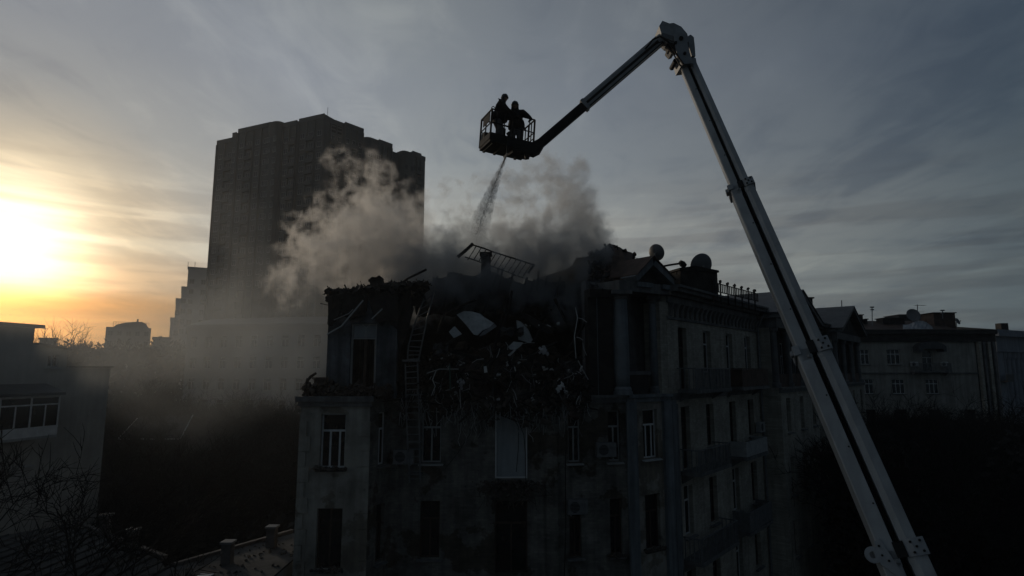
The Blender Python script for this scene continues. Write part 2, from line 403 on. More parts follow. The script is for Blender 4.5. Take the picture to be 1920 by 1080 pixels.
def wall(mb, fr, u0, u1, z0, z1, ops=(), th=0.42, d=0.0):
    us = sorted(set([u0, u1] + [o[0] for o in ops] + [o[1] for o in ops]))
    zs = sorted(set([z0, z1] + [o[2] for o in ops] + [o[3] for o in ops]))
    us = [u for u in us if u0 <= u <= u1]; zs = [z for z in zs if z0 <= z <= z1]
    nu, nz = len(us) - 1, len(zs) - 1
    op = [[any(o[0] - 1e-6 <= (us[i] + us[i+1]) / 2 <= o[1] and o[2] <= (zs[j] + zs[j+1]) / 2 <= o[3] for o in ops) for j in range(nz)] for i in range(nu)]
    def solid(i, j): return 0 <= i < nu and 0 <= j < nz and not op[i][j]
    for i in range(nu):
        for j in range(nz):
            if op[i][j]: continue
            a_, b_, c_, e_ = us[i], us[i+1], zs[j], zs[j+1]
            mb.quad((a_, d, c_), (b_, d, c_), (b_, d, e_), (a_, d, e_), fr.M)
            mb.quad((a_, d-th, c_), (a_, d-th, e_), (b_, d-th, e_), (b_, d-th, c_), fr.M)
            if not solid(i-1, j): mb.quad((a_, d, c_), (a_, d, e_), (a_, d-th, e_), (a_, d-th, c_), fr.M)
            if not solid(i+1, j): mb.quad((b_, d, c_), (b_, d-th, c_), (b_, d-th, e_), (b_, d, e_), fr.M)
            if not solid(i, j-1): mb.quad((a_, d, c_), (a_, d-th, c_), (b_, d-th, c_), (b_, d, c_), fr.M)
            if not solid(i, j+1): mb.quad((a_, d, e_), (b_, d, e_), (b_, d-th, e_), (a_, d-th, e_), fr.M)

def window(root, fr, u0, u1, z0, z1, style='tee', fm=None, d=-0.16, sill=True, sillm=None, curtain=False, glass=None, label=None, name='window'):
    """frame is the part; panes, sill and curtain are its sub-parts."""
    fm = fm or m_frame; M = fr.M
    fw = 0.055; w = u1 - u0; h = z1 - z0
    mb = MB()
    y0, y1 = d - 0.06, d
    mb.box(u0, u0 + fw, y0, y1, z0, z1, M); mb.box(u1 - fw, u1, y0, y1, z0, z1, M)
    mb.box(u0 + fw, u1 - fw, y0, y1, z1 - fw, z1, M); mb.box(u0 + fw, u1 - fw, y0, y1, z0, z0 + fw, M)
    zt = z0 + h * 0.68
    cells = []
    ya, yb = y0 + 0.005, y1 - 0.005
    if style == 'tee':
        mb.box(u0 + fw, u1 - fw, ya, yb, zt - 0.04, zt + 0.035, M)
        mids = [u0 + w * 0.36, u0 + w * 0.74] if w > 0.85 else [u0 + w * 0.5]
        xs = [u0 + fw] + mids + [u1 - fw]
        for q in mids: mb.box(q - 0.035, q + 0.035, ya, yb, z0 + fw, zt - 0.04, M)
        for i in range(len(xs) - 1): cells.append((xs[i] + (0.035 if i else 0), xs[i+1] - (0.035 if i < len(xs) - 2 else 0), z0 + fw, zt - 0.04))
        cells.append((u0 + fw, u1 - fw, zt + 0.035, z1 - fw))
    elif style == 'mid':
        mb.box(u0 + fw, u1 - fw, ya, yb, zt - 0.04, zt + 0.035, M)
        q = (u0 + u1) / 2
        mb.box(q - 0.03, q + 0.03, ya, yb, z0 + fw, zt - 0.04, M)
        cells = [(u0 + fw, q - 0.03, z0 + fw, zt - 0.04), (q + 0.03, u1 - fw, z0 + fw, zt - 0.04), (u0 + fw, u1 - fw, zt + 0.035, z1 - fw)]
    elif style == 'six':
        mb.box(u0 + fw, u1 - fw, ya, yb, zt - 0.04, zt + 0.04, M)
        for t in (1/3, 2/3):
            q = u0 + w * t
            mb.box(q - 0.035, q + 0.035, ya, yb, z0 + fw, zt - 0.04, M); mb.box(q - 0.03, q + 0.03, ya, yb, zt + 0.04, z1 - fw, M)
        xs = [u0 + fw, u0 + w / 3, u0 + w * 2 / 3, u1 - fw]
        for i in range(3):
            l = xs[i] + (0.035 if i else 0); r_ = xs[i+1] - (0.035 if i < 2 else 0)
            cells += [(l, r_, z0 + fw, zt - 0.04), (l, r_, zt + 0.04, z1 - fw)]
    elif style == 'plain':
        q = (u0 + u1) / 2
        mb.box(q - 0.03, q + 0.03, ya, yb, z0 + fw, z1 - fw, M)
        cells = [(u0 + fw, q - 0.03, z0 + fw, z1 - fw), (q + 0.03, u1 - fw, z0 + fw, z1 - fw)]
    wn = mb.build(name, fm, root)
    if label: wn['label'] = label
    g = glass or m_glass
    for (a_, b_, c_, e_) in cells:
        p = MB(); p.box(a_ - 0.004, b_ + 0.004, y0 + 0.018, y0 + 0.03, c_ - 0.004, e_ + 0.004, M); p.build('pane', g, wn)
    if curtain:
        p = MB(); n = 9
        for i in range(n):
            a_ = u0 + w * i / n; b_ = u0 + w * (i + 1) / n; k = 0.03 * (i % 2)
            p.quad((a_, y0 - 0.10 - k, z0), (b_, y0 - 0.13 + k, z0), (b_, y0 - 0.13 + k, z1), (a_, y0 - 0.10 - k, z1), M)
        p.build('curtain', m_curtain, wn)
    if sill:
        p = MB()
        p.prism([(d - 0.02, z0 - 0.07), (0.16, z0 - 0.10), (0.16, z0 - 0.06), (d - 0.02, z0 - 0.002)], u0 - 0.10, u1 + 0.10, M, axis='x')
        p.build('sill', sillm or m_trim, wn)
    return wn

def dark_box(root, fr, u0, u1, z0, z1, depth=0.9, d=-0.42):
    pass

def band(root, name, fr, u0, u1, steps, m):
    """horizontal moulding; steps = (z0,z1,projection)"""
    mb = MB()
    for (z0, z1, pr) in steps: mb.box(u0, u1, -0.05, pr, z0, z1, fr.M)
    return mb.build(name, m, root)

def balcony(root, fr, u0, u1, z, depth=0.95, h=0.95, style='bars', m=None, label=None):
    """slab is the part; railing pieces are sub-parts"""
    m = m or m_steel
    mb = MB()
    mb.box(u0, u1, 0.0, depth, z - 0.16, z, fr.M)
    mb.prism([(0, z - 0.55), (0, z - 0.162), (depth * 0.7, z - 0.162)], u0 + 0.15, u0 + 0.30, fr.M, axis='x')
    mb.prism([(0, z - 0.55), (0, z - 0.162), (depth * 0.7, z - 0.162)], u1 - 0.30, u1 - 0.15, fr.M, axis='x')
    b = mb.build('balcony', m_trim, root)
    if label: b['label'] = label
    p = MB(); p.box(u0, u1, depth - 0.09, depth - 0.02, z + h - 0.05, z + h, fr.M)
    p.box(u0, u0 + 0.06, 0, depth - 0.09, z + h - 0.05, z + h, fr.M); p.box(u1 - 0.06, u1, 0, depth - 0.09, z + h - 0.05, z + h, fr.M)
    p.build('handrail', m, b)
    if style == 'bars':
        n = max(6, int((u1 - u0) / 0.16))
        for i in range(n + 1):
            u = u0 + 0.03 + (u1 - u0 - 0.06) * i / n
            q = MB(); r_ = 0.035 if i % 5 == 0 else 0.018
            q.box(u - r_, u + r_, depth - 0.055 - r_, depth - 0.055 + r_, z, z + h - 0.05, fr.M); q.build('baluster', m, b)
        for uu in (u0 + 0.03, u1 - 0.03):
            for k in range(4):
                y = 0.12 + k * (depth - 0.3) / 3
                q = MB(); q.box(uu - 0.018, uu + 0.018, y, y + 0.036, z, z + h - 0.05, fr.M); q.build('baluster', m, b)
    else:
        n = max(2, int(round((u1 - u0) / 0.75)))
        for i in range(n):
            a_ = u0 + (u1 - u0) * i / n; b_ = u0 + (u1 - u0) * (i + 1) / n
            q = MB(); q.box(a_ + 0.01, b_ - 0.01, depth - 0.075, depth - 0.035, z + 0.02, z + h - 0.06, fr.M); q.build('panel', m, b)
        for ua in (u0, u1 - 0.04):
            q = MB(); q.box(ua, ua + 0.04, 0.02, depth - 0.08, z + 0.02, z + h - 0.06, fr.M); q.build('panel', m, b)
    return b

# ------------------------------------------------------------------ the damaged apartment building
B = thing('damaged_apartment_building', 'sooty multi-storey corner apartment building whose top corner has collapsed and is burning', 'building', (-8, 23, 0))
A0 = (X(565, 22.8), 22.8); A1 = (X(695, 22.8), 22.8); A2 = (X(735, 24.1), 24.1); A3 = (X(1045, 24.1), 24.1)
A4 = (X(1172, 24.6), 24.6); A5 = (6.75, 26.06)
rd = Vector((7.4, 9.0)).normalized()
def rp(t): return (A5[0] + rd.x * t, A5[1] + rd.y * t)
fL = Fr((A0[0], 36.0), A0)           # hidden left flank
fBay = Fr(A0, A1); fRet = Fr(A1, A2); fC = Fr(A2, A3); fN = Fr(A3, A4); fK = Fr(A4, A5); fR = Fr(A5, rp(38.5))
ZS = 15.05                            # string course under the top storey
H = 3.44
zB, zC, zD, zE = 12.45, 8.9, 5.5, 1.7

# openings on the lower storeys
def rows(): return ((zB, 1.98), (zC, 2.12), (zD, 2.0), (zE, 2.0))
def ops_of(ulist):
    return [(a_, b_, z, z + h) for (a_, b_) in ulist for (z, h) in rows()]
uBay = [(fBay.upx(606), fBay.upx(652))]
uRet = [(fRet.len * 0.42, fRet.len * 0.80)]
uC = [(fC.upx(793), fC.upx(829)), (fC.upx(929), fC.upx(988))]
uN = [(fN.upx(1064), fN.upx(1086)), (fN.upx(1138), fN.upx(1160))]
uK = [(fK.len * 0.37, fK.len * 0.70)]
# right facade columns of windows
uR = []
for px in (1282, 1328, 1370, 1404):
    c = fR.upx(px); uR.append((c - 0.47, c + 0.47))
tA, tB_, tC_ = fR.upx(1424), fR.upx(1500), fR.upx(1546)
oBay = ops_of(uBay); oRet = ops_of(uRet); oN = ops_of(uN); oK = ops_of(uK)
oC = []
for i, (a_, b_) in enumerate(uC):
    for (z, h) in rows():
        if i == 1: oC.append((a_, b_, z - 0.55 if z != zB else z - 0.58, z + h))
        else: oC.append((a_, b_, z, z + h))
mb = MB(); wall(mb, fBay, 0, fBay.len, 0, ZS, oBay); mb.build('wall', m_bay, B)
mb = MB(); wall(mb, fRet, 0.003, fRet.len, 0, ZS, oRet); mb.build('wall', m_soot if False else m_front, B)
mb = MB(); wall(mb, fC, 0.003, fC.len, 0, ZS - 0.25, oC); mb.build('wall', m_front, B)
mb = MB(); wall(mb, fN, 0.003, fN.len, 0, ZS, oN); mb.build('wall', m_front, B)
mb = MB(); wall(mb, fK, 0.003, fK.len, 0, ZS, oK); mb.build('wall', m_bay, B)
mb = MB(); wall(mb, fL, 0, fL.len - 0.003, 0, ZS, []); mb.build('wall', m_bay, B)
# right facade: four storeys plus top storey in one wall
TOPA = (15.95, 2.02)
oR = []
for i, (a_, b_) in enumerate(uR):
    for k, (z, h) in enumerate(((15.95, 2.02),) + tuple(rows())):
        lo = z - (0.75 if ((k == 0 and i in (0,)) or (k == 1 and i in (0, 2))) else 0)
        oR.append((a_, b_, lo, z + h))
uR2 = []
for px in (1512, 1534):
    c = fR.upx(px); uR2.append((c - 0.5, c + 0.5))
for (a_, b_) in uR2:
    for (z, h) in ((15.95, 2.02),) + tuple(rows()): oR.append((a_, b_, z, z + h))
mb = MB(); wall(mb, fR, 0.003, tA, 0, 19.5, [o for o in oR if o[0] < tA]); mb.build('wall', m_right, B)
mb = MB(); wall(mb, fR, tB_, tC_, 0, 19.5, [o for o in oR if tB_ < o[0] < tC_]); mb.build('wall', m_right, B)
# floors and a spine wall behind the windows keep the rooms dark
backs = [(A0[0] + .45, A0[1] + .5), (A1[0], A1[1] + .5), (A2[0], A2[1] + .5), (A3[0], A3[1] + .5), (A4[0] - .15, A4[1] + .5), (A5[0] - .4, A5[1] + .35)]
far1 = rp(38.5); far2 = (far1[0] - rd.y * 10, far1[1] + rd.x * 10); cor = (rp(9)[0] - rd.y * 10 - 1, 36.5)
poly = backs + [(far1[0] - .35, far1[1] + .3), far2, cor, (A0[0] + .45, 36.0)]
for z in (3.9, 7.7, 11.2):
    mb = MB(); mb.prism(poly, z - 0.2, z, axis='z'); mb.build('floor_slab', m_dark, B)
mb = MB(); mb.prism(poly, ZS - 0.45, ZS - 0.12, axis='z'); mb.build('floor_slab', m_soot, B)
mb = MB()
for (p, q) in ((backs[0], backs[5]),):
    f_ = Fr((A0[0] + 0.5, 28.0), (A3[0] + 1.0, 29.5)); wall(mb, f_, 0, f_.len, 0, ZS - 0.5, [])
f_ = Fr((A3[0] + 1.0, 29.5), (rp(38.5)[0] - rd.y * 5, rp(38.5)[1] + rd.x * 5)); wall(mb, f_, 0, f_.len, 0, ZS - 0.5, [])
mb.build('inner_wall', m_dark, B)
f_ = Fr(far2, cor); f2_ = Fr(cor, (A0[0], 36.0))
mb = MB(); wall(mb, Fr(cor, far2), 0, f_.len, 0, 19.5, []); wall(mb, f2_, 0, f2_.len, 0, ZS, []); mb.build('rear_wall', m_right, B)

# windows, lower storeys
for (a_, b_) in uBay:
    window(B, fBay, a_, b_, zB, zB + 1.98, 'tee', m_frame, sillm=m_soot, label='white framed window with dirt heaped on its ledge')
    window(B, fBay, a_, b_, zC, zC + 2.12, 'plain', m_brown, glass=m_glass)
    for z, h in rows()[2:]: window(B, fBay, a_, b_, z, z + h, 'tee', m_brown, curtain=True)
for (a_, b_) in uRet:
    window(B, fRet, a_, b_, zB, zB + 1.98, 'mid', m_frame)
    for z, h in rows()[1:]: window(B, fRet, a_, b_, z, z + h, 'mid', m_brown)
a_, b_ = uC[0]
window(B, fC, a_, b_, zB, zB + 1.98, 'mid', m_oldframe, sillm=m_oldframe)
for z, h in rows()[1:]: window(B, fC, a_, b_, z, z + h, 'mid', m_brown)
for i, (a_, b_) in enumerate(uN):
    window(B, fN, a_, b_, zB, zB + 1.98, 'mid', m_oldframe, sillm=m_oldframe)
    for z, h in rows()[1:]: window(B, fN, a_, b_, z, z + h, 'mid', m_brown)
for (a_, b_) in uK:
    window(B, fK, a_, b_, zB, zB + 1.98, 'tee', m_frame, sillm=m_plast, label='narrow white framed window with pale projecting sill')
    for z, h in rows()[1:]: window(B, fK, a_, b_, z, z + h, 'mid', m_brown, sillm=m_soot)
# boarded balcony door under the collapse
a_, b_ = uC[1]
mb = MB(); z0 = zB - 0.58; z1 = zB + 1.98
mb.box(a_, a_ + 0.05, -0.12, 0.03, z0, z1, fC.M); mb.box(b_ - 0.05, b_, -0.12, 0.03, z0, z1, fC.M); mb.box(a_ + 0.05, b_ - 0.05, -0.12, 0.01, z0, z0 + 0.05, fC.M)
dfr = mb.build('doorway', m_frame, B, label='balcony doorway covered by a pale hanging sheet')
mb = MB(); n = 12; m_ = 14
zt = z1 - 0.13
for j in range(m_ + 1):
    for i in range(n + 1):
        t = i / n; s_ = j / m_
        y = -0.06 + 0.02 * math.sin(t * 9 + s_ * 2) + 0.035 * (1 - s_) * math.sin(t * 5 + 1)
        mb.v.append(tuple(fC.w(a_ + 0.055 + (b_ - a_ - 0.11) * t, y, z0 + 0.06 + (zt - z0 - 0.06) * s_ - 0.02 * math.sin(t * 3.1))))
for j in range(m_):
    for i in range(n):
        q = j * (n + 1) + i; mb.f.append((q, q + 1, q + n + 2, q + n + 1))
mb.build('sheet', m_board, dfr, smooth=True)
for z, h in rows()[1:]: window(B, fC, a_, b_, z - 0.55, z + h, 'mid', m_brown, sill=False, name='balcony_door')

# top storey left room, set back from the ledge
YU = 23.55
fU = Fr((X(614, YU, 640), YU), (X(744, YU, 640), YU))
zu1 = Z(556, YU)
ow = (fU.upx(657, 640), fU.upx(706, 640), ZS + 0.2, Z(606, YU))
mb = MB(); wall(mb, fU, 0, fU.len, ZS - 0.1, zu1, [ow], th=0.38); mb.build('wall', m_room, B, label='bluish upper storey wall with its window torn out')
fUs = Fr((fU.p0.x, 30), (fU.p0.x, YU)); mb = MB(); wall(mb, fUs, 0, fUs.len - 0.4, ZS - 0.1, zu1 - 0.1, [], th=0.38); mb.build('wall', m_room, B)
# ledge
mb = MB(); mb.box(A0[0] - 0.16, A1[0] + 0.15, A0[1] - 0.18, YU + 0.05, ZS - 0.18, ZS + 0.02); mb.box(A0[0] - 0.08, A1[0] + 0.08, A0[1] - 0.09, A0[1] - 0.003, ZS - 0.36, ZS - 0.182)
mb.build('ledge', m_trim, B)
# pale blind and torn frame in the opening
wf = MB(); u0, u1, z0, z1 = ow
wf.box(u0, u0 + 0.07, -0.22, -0.14, z0, z1, fU.M); wf.box(u1 - 0.07, u1, -0.22, -0.14, z0 + 0.3, z1, fU.M); wf.box(u0 + .07, u1 - .07, -0.22, -0.14, z1 - 0.07, z1, fU.M); wf.box(u0 + .07, u1 - .07, -0.215, -0.145, z1 - 0.62, z1 - 0.56, fU.M)
wn = wf.build('window', m_oldframe, B, label='wrecked upper window with a pale blind hanging behind torn tape')
q = MB(); q.box(u0 + 0.08, u1 - 0.08, -0.205, -0.19, z1 - 0.55, z1 - 0.08, fU.M); q.build('blind', m_board, wn)
q = MB()
c = fU.w((u0 + u1) / 2 + 0.05, -0.1, z1 - 0.2)
q.tube([c + Vector((-0.14, 0, 0.16)), c + Vector((0.02, -0.03, 0.0)), c + Vector((0.03, 0, -0.35))], 0.02, 4)
q.tube([c + Vector((0.2, 0, 0.2)), c + Vector((0.03, -0.04, 0.02)), c + Vector((-0.03, 0, -0.3))], 0.018, 4)
q.build('tape', m_plast, wn)
q = MB(); q.box(u0 + 0.5, u0 + 0.62, -0.24, -0.16, z0, z1 - 0.62, fU.M); q.build('post', m_brown, wn)

# inside of the burnt-out storey
mb = MB(); f_ = Fr((fU.p0.x + .3, 30.5), (A4[0] + 1.0, 31.0)); wall(mb, f_, 0, f_.len, ZS - 0.1, 20.4, [])
f_ = Fr((A2[0] - 0.1, 24.2), (A2[0] - 0.3, 33)); wall(mb, f_, 0.35, f_.len, ZS - 0.1, 18.2, [(2.5, 3.6, 15.0, 17.2)])
f_ = Fr((X(1112, 26), 25.2), (X(1112, 26) + 0.5, 33)); wall(mb, f_, 0, f_.len, ZS - 0.1, 18.9, [(2.0, 3.0, 15.0, 17.2)], th=0.3)
mb.build('inner_wall', m_soot, B, label='soot blackened inner walls of the burnt-out storey')
# remaining top wall right of the hole and the entablature over the corner
fT = Fr((X(1104, 24.35, 640), 24.35), (X(1150, 24.6, 640), 24.62))
mb = MB(); wall(mb, fT, 0, fT.len, ZS, 19.0, [], th=0.4); mb.build('wall', m_soot, B, label='sooty stub of top storey wall beside the hole')
# string course
band(B, 'string_course', fN, 0, fN.len, [(ZS - 0.30, ZS - 0.12, 0.10), (ZS - 0.12, ZS, 0.2)], m_trim)
band(B, 'string_course', fK, 0.0, fK.len, [(ZS - 0.302, ZS - 0.12, 0.12), (ZS - 0.12, ZS - 0.002, 0.24)], m_blue)
band(B, 'string_course', fR, 0.15, tA - 0.003, [(ZS - 0.30, ZS - 0.125, 0.08), (ZS - 0.125, ZS - 0.004, 0.15)], m_trim)
# painted pilasters at the corner
for (fr, u0, u1) in ((fN, fN.upx(1171), fN.len + 0.12), (fK, 0.003, 0.5), (fK, fK.len - 0.5, fK.len - 0.002), (fR, 0.004, 0.42)):
    mb = MB()
    if fr is fN: mb.box(u0, fr.len + 0.05, 0.002, 0.14, 0.3, ZS - 0.304, fr.M)
    else: mb.box(u0, u1, 0.002, 0.14 + (0.004 if fr is fK else 0), 0.3, ZS - 0.304, fr.M)
    mb.build('pilaster', m_blue, B)
# masonry strip left of the narrow windows, quoins on the bay
mb = MB(); mb.box(fC.upx(1022), fC.len - 0.02, 0.002, 0.10, 0.3, ZS - 0.6, fC.M); mb.build('pilaster', m_front, B)
rq = random.Random(11)
for i in range(26):
    z = 0.4 + i * 0.55
    if z > ZS - 0.9: break
    for side in (0, 1):
        wq = 0.42 if (i + side) % 2 else 0.27
        u0 = 0.002 if side == 0 else fBay.len - wq
        mb = MB(); mb.box(u0, u0 + wq - (0.002 if side == 0 else -0.03), -0.02, 0.035 + rq.uniform(0, .02), z + 0.012, z + 0.54, fBay.M)
        mb.build('quoin', m_bay, B)

# corner loggia: columns, entablature, pediment
loggia_in = 1.25
def column(px, fr, d, r, z0, z1):
    u = fr.upx(px, 620); c = fr.w(u, d, 0)
    mb = MB(); mb.lathe([(r, 0.32), (r * 1.0, 0.9), (r * 0.97, (z1 - z0) * 0.5), (r * 0.86, z1 - z0 - 0.36)], (c.x, c.y, z0), 20)
    o = mb.build('column', m_blue, B, smooth=True)
    k = MB(); k.lathe([(r * 1.35, 0), (r * 1.35, 0.14), (r * 1.2, 0.15), (r * 1.22, 0.24), (r * 1.05, 0.33)], (c.x, c.y, z0), 20); k.build('base', m_blue, o)
    k = MB(); k.lathe([(r * 0.9, z1-z0-0.37), (r * 1.05, z1-z0-0.30), (r * 0.95, z1-z0-0.27), (r * 1.25, z1-z0-0.17)], (c.x, c.y, z0), 20)
    k.box(c.x - r * 1.4, c.x + r * 1.4, c.y - r * 1.4, c.y + r * 1.4, z1 - 0.169, z1); k.build('capital', m_trim, o)
    return o
zEn = Z(548, 25.0)                   # underside of the entablature
column(1166, fK, -0.02, 0.29, ZS, zEn)
column(1238, fK, -0.40, 0.20, ZS, zEn)
for px, d in ((1140, -0.6), (1189, -1.2), (1206, -1.2)):
    u = fK.upx(px, 620)
    mb = MB(); c = fK.w(u, d, 0); mb.box(-0.15, 0.15, -0.12, 0.12, ZS, zEn, Matrix.Translation((c.x, c.y, 0)) @ Matrix.Rotation(math.atan2(fK.u.y, fK.u.x), 4, 'Z')); mb.build('pillar', m_blue, B)
fKi = Fr(tuple(fK.w(-0.9, -loggia_in, 0))[:2], tuple(fK.w(fK.len + 0.35, -loggia_in, 0))[:2])
mb = MB(); wall(mb, fKi, 0, fKi.len, ZS, zEn + 0.5, [(1.35, 2.25, ZS + 0.1, 18.0)], th=0.3); mb.build('wall', m_trim, B)
window(B, fKi, 1.35, 2.25, ZS + 0.12, 18.0, 'mid', m_brown, sill=False, name='balcony_door')
# side cheek toward the right facade, loggia floor and parapet
mb = MB(); f_ = Fr(tuple(fK.w(fK.len - 0.42, -1.0, 0))[:2], tuple(fK.w(fK.len - 0.42, -0.02, 0))[:2])
mb.box(fK.len - 0.40, fK.len - 0.004, -0.95, -0.02, ZS, 19.0, fK.M); mb.build('wall', m_right, B)
mb = MB(); mb.box(fK.upx(1183, 700), fK.upx(1222, 700), -0.30, -0.18, ZS, Z(703, 25.4), fK.M); par = mb.build('parapet', m_soot, B)
mb = MB(); mb.box(fK.upx(1181, 700), fK.upx(1224, 700), -0.36, -0.12, Z(703, 25.4) + 0.002, Z(696, 25.4), fK.M); mb.build('coping', m_trim, par)
# entablature
mb = MB(); mb.box(-0.35, fK.len + 0.06, -1.1, 0.18, zEn, zEn + 0.42, fK.M); mb.build('entablature', m_trim, B)
mb = MB(); mb.box(fT.upx(1104, 560), fT.len + 0.1, -0.5, 0.10, 19.0, 19.35, fT.M); mb.build('entablature', m_soot, B)
zp0 = zEn + 0.422
ua, ub, um = fK.upx(1192, 520) , fK.upx(1246, 525), fK.upx(1214, 500)
zap = Z(497, 25.2); zbl = Z(526, 24.9); zbr = Z(534, 26.0)
# raking cornices
def rake(u0, z0, u1, z1, th, d0, d1):
    m_ = MB(); n = Vector((-(z1 - z0), u1 - u0)).normalized() * th
    m_.prism([(u0, z0), (u1, z1), (u1 + n.x * 0, z1 + th * 1.25), (u0 + n.x, z0 + n.y)], d0, d1, fK.M)
    return m_
zb = (zbl + zbr) / 2
pd = MB(); pd.prism([(ua + 0.2, zp0), (ub - 0.2, zp0), (um, zap - 0.02)], -0.5, -0.06, fK.M)
pediment = pd.build('pediment', m_soot, B)
rake(ua - 0.22, zb - 0.05, um, zap, 0.26, -0.55, 0.34).build('raking_cornice', m_blue, pediment)
rake(um, zap, ub + 0.25, zb - 0.05, 0.26, -0.54, 0.335).build('raking_cornice', m_blue, pediment)
e = MB(); e.box(ua - 0.18, ua + 0.72, -0.05, 0.30, zb - 0.26, zb - 0.055, fK.M); e.build('cornice_return', m_blue, pediment)
e = MB(); e.box(ub - 0.45, ub + 0.2, -0.05, 0.30, zb - 0.26, zb - 0.055, fK.M); e.build('cornice_return', m_blue, pediment)
# little gable roof behind the pediment
gr = MB(); back = -4.2
rl = [(ua - 0.3, zb + 0.20), (um, zap + 0.36), (ub + 0.3, zb + 0.20)]
for (p, q) in ((rl[0], rl[1]), (rl[1], rl[2])):
    gr.add([fK.w(p[0], 0.40, p[1]), fK.w(q[0], 0.40, q[1]), fK.w(q[0], back, q[1] + 0.12), fK.w(p[0], back, p[1] + 0.12),
            fK.w(p[0], 0.40, p[1] + 0.05), fK.w(q[0], 0.40, q[1] + 0.05), fK.w(q[0], back, q[1] + 0.17), fK.w(p[0], back, p[1] + 0.17)],
           [(0,1,2,3),(7,6,5,4),(0,4,5,1),(1,5,6,2),(2,6,7,3),(3,7,4,0)])
gr.build('gable_roof', m_rust, B)

# cornice and brackets along the right facade
zc0, zc1 = 19.05, 19.72
band(B, 'cornice', fR, -0.1, tA - 0.002, [(zc0 + 0.25, zc0 + 0.40, 0.30), (zc0 + 0.40, zc0 + 0.56, 0.62), (zc0 + 0.56, zc1, 0.74)], m_trim)
band(B, 'frieze', fR, 0.02, tA - 0.004, [(18.28, 18.40, 0.07), (19.0, zc0 + 0.249, 0.10)], m_trim)
nb_ = 22
for i in range(nb_):
    u = 0.35 + (tA - 0.7) * i / (nb_ - 1)
    mb = MB(); mb.prism([(0.0, 18.42), (0.10, 18.42), (0.13, 18.7), (0.26, 18.98), (0.26, 19.0 - 0.003), (0.0, 19.0 - 0.003)], u - 0.11, u + 0.11, fR.M, axis='x'); mb.build('bracket', m_trim, B)
# windows of the right facade
rw = random.Random(5)
for i, (a_, b_) in enumerate(uR + uR2):
    for k, (z, h) in enumerate(((15.95, 2.02),) + tuple(rows())):
        lo = z - (0.75 if i < 4 and ((k == 0 and i == 0) or (k == 1 and i in (0, 2))) else 0)
        st = 'mid'
        fm = m_frame if (k == 0 and i in (1, 2, 3)) or (k == 2 and i in (0,)) or rw.random() < 0.2 else m_brown
        window(B, fR, a_, b_, lo, z + h, st, fm, d=-0.2, sill=(lo == z), sillm=m_trim, name='window' if lo == z else 'balcony_door', curtain=rw.random() < .35)
# balconies on the right facade
balcony(B, fR, uR[0][0] - 0.25, uR[1][1] + 0.15, 15.2, 0.9, 0.95, 'bars', m_steel, 'railed balcony under the tall dark balcony door')
balcony(B, fR, uR[2][0] - 0.35, uR[3][1] + 0.2, 15.2, 0.9, 0.95, 'panel', m_rust, 'balcony boxed in with rusty panels')
balcony(B, fR, uR[0][0] - 0.3, uR[1][1] - 0.35, 11.7, 0.9, 0.95, 'bars', m_steel)
balcony(B, fR, uR[2][0] - 0.3, uR[3][0] + 0.25, 11.7, 0.9, 0.75, 'panel', m_oldframe, 'balcony with pale grey panels')
balcony(B, fR, uR[0][0] - 0.4, uR[1][1] + 0.1, 8.1, 0.9, 0.95, 'bars', m_steel)
balcony(B, fR, uR[2][0] - 0.3, uR[3][0] + 0.4, 8.1, 0.9, 0.95, 'panel', m_steel)
mb = MB(); p = fR.w(tA - 0.25, 0.12, 0); mb.tube([(p.x, p.y, 0.2), (p.x, p.y, 18.6)], 0.07, 8); mb.tube([(p.x, p.y, 18.55), tuple(fR.w(tA - 0.3, 0.5, 19.25))], 0.07, 8); mb.build('drainpipe', m_steel, B)
mb = MB(); p = fR.w(0.55, 0.10, 0); mb.tube([(p.x, p.y, 0.2), (p.x, p.y, 14.6)], 0.05, 8); mb.build('drainpipe', m_steel, B)

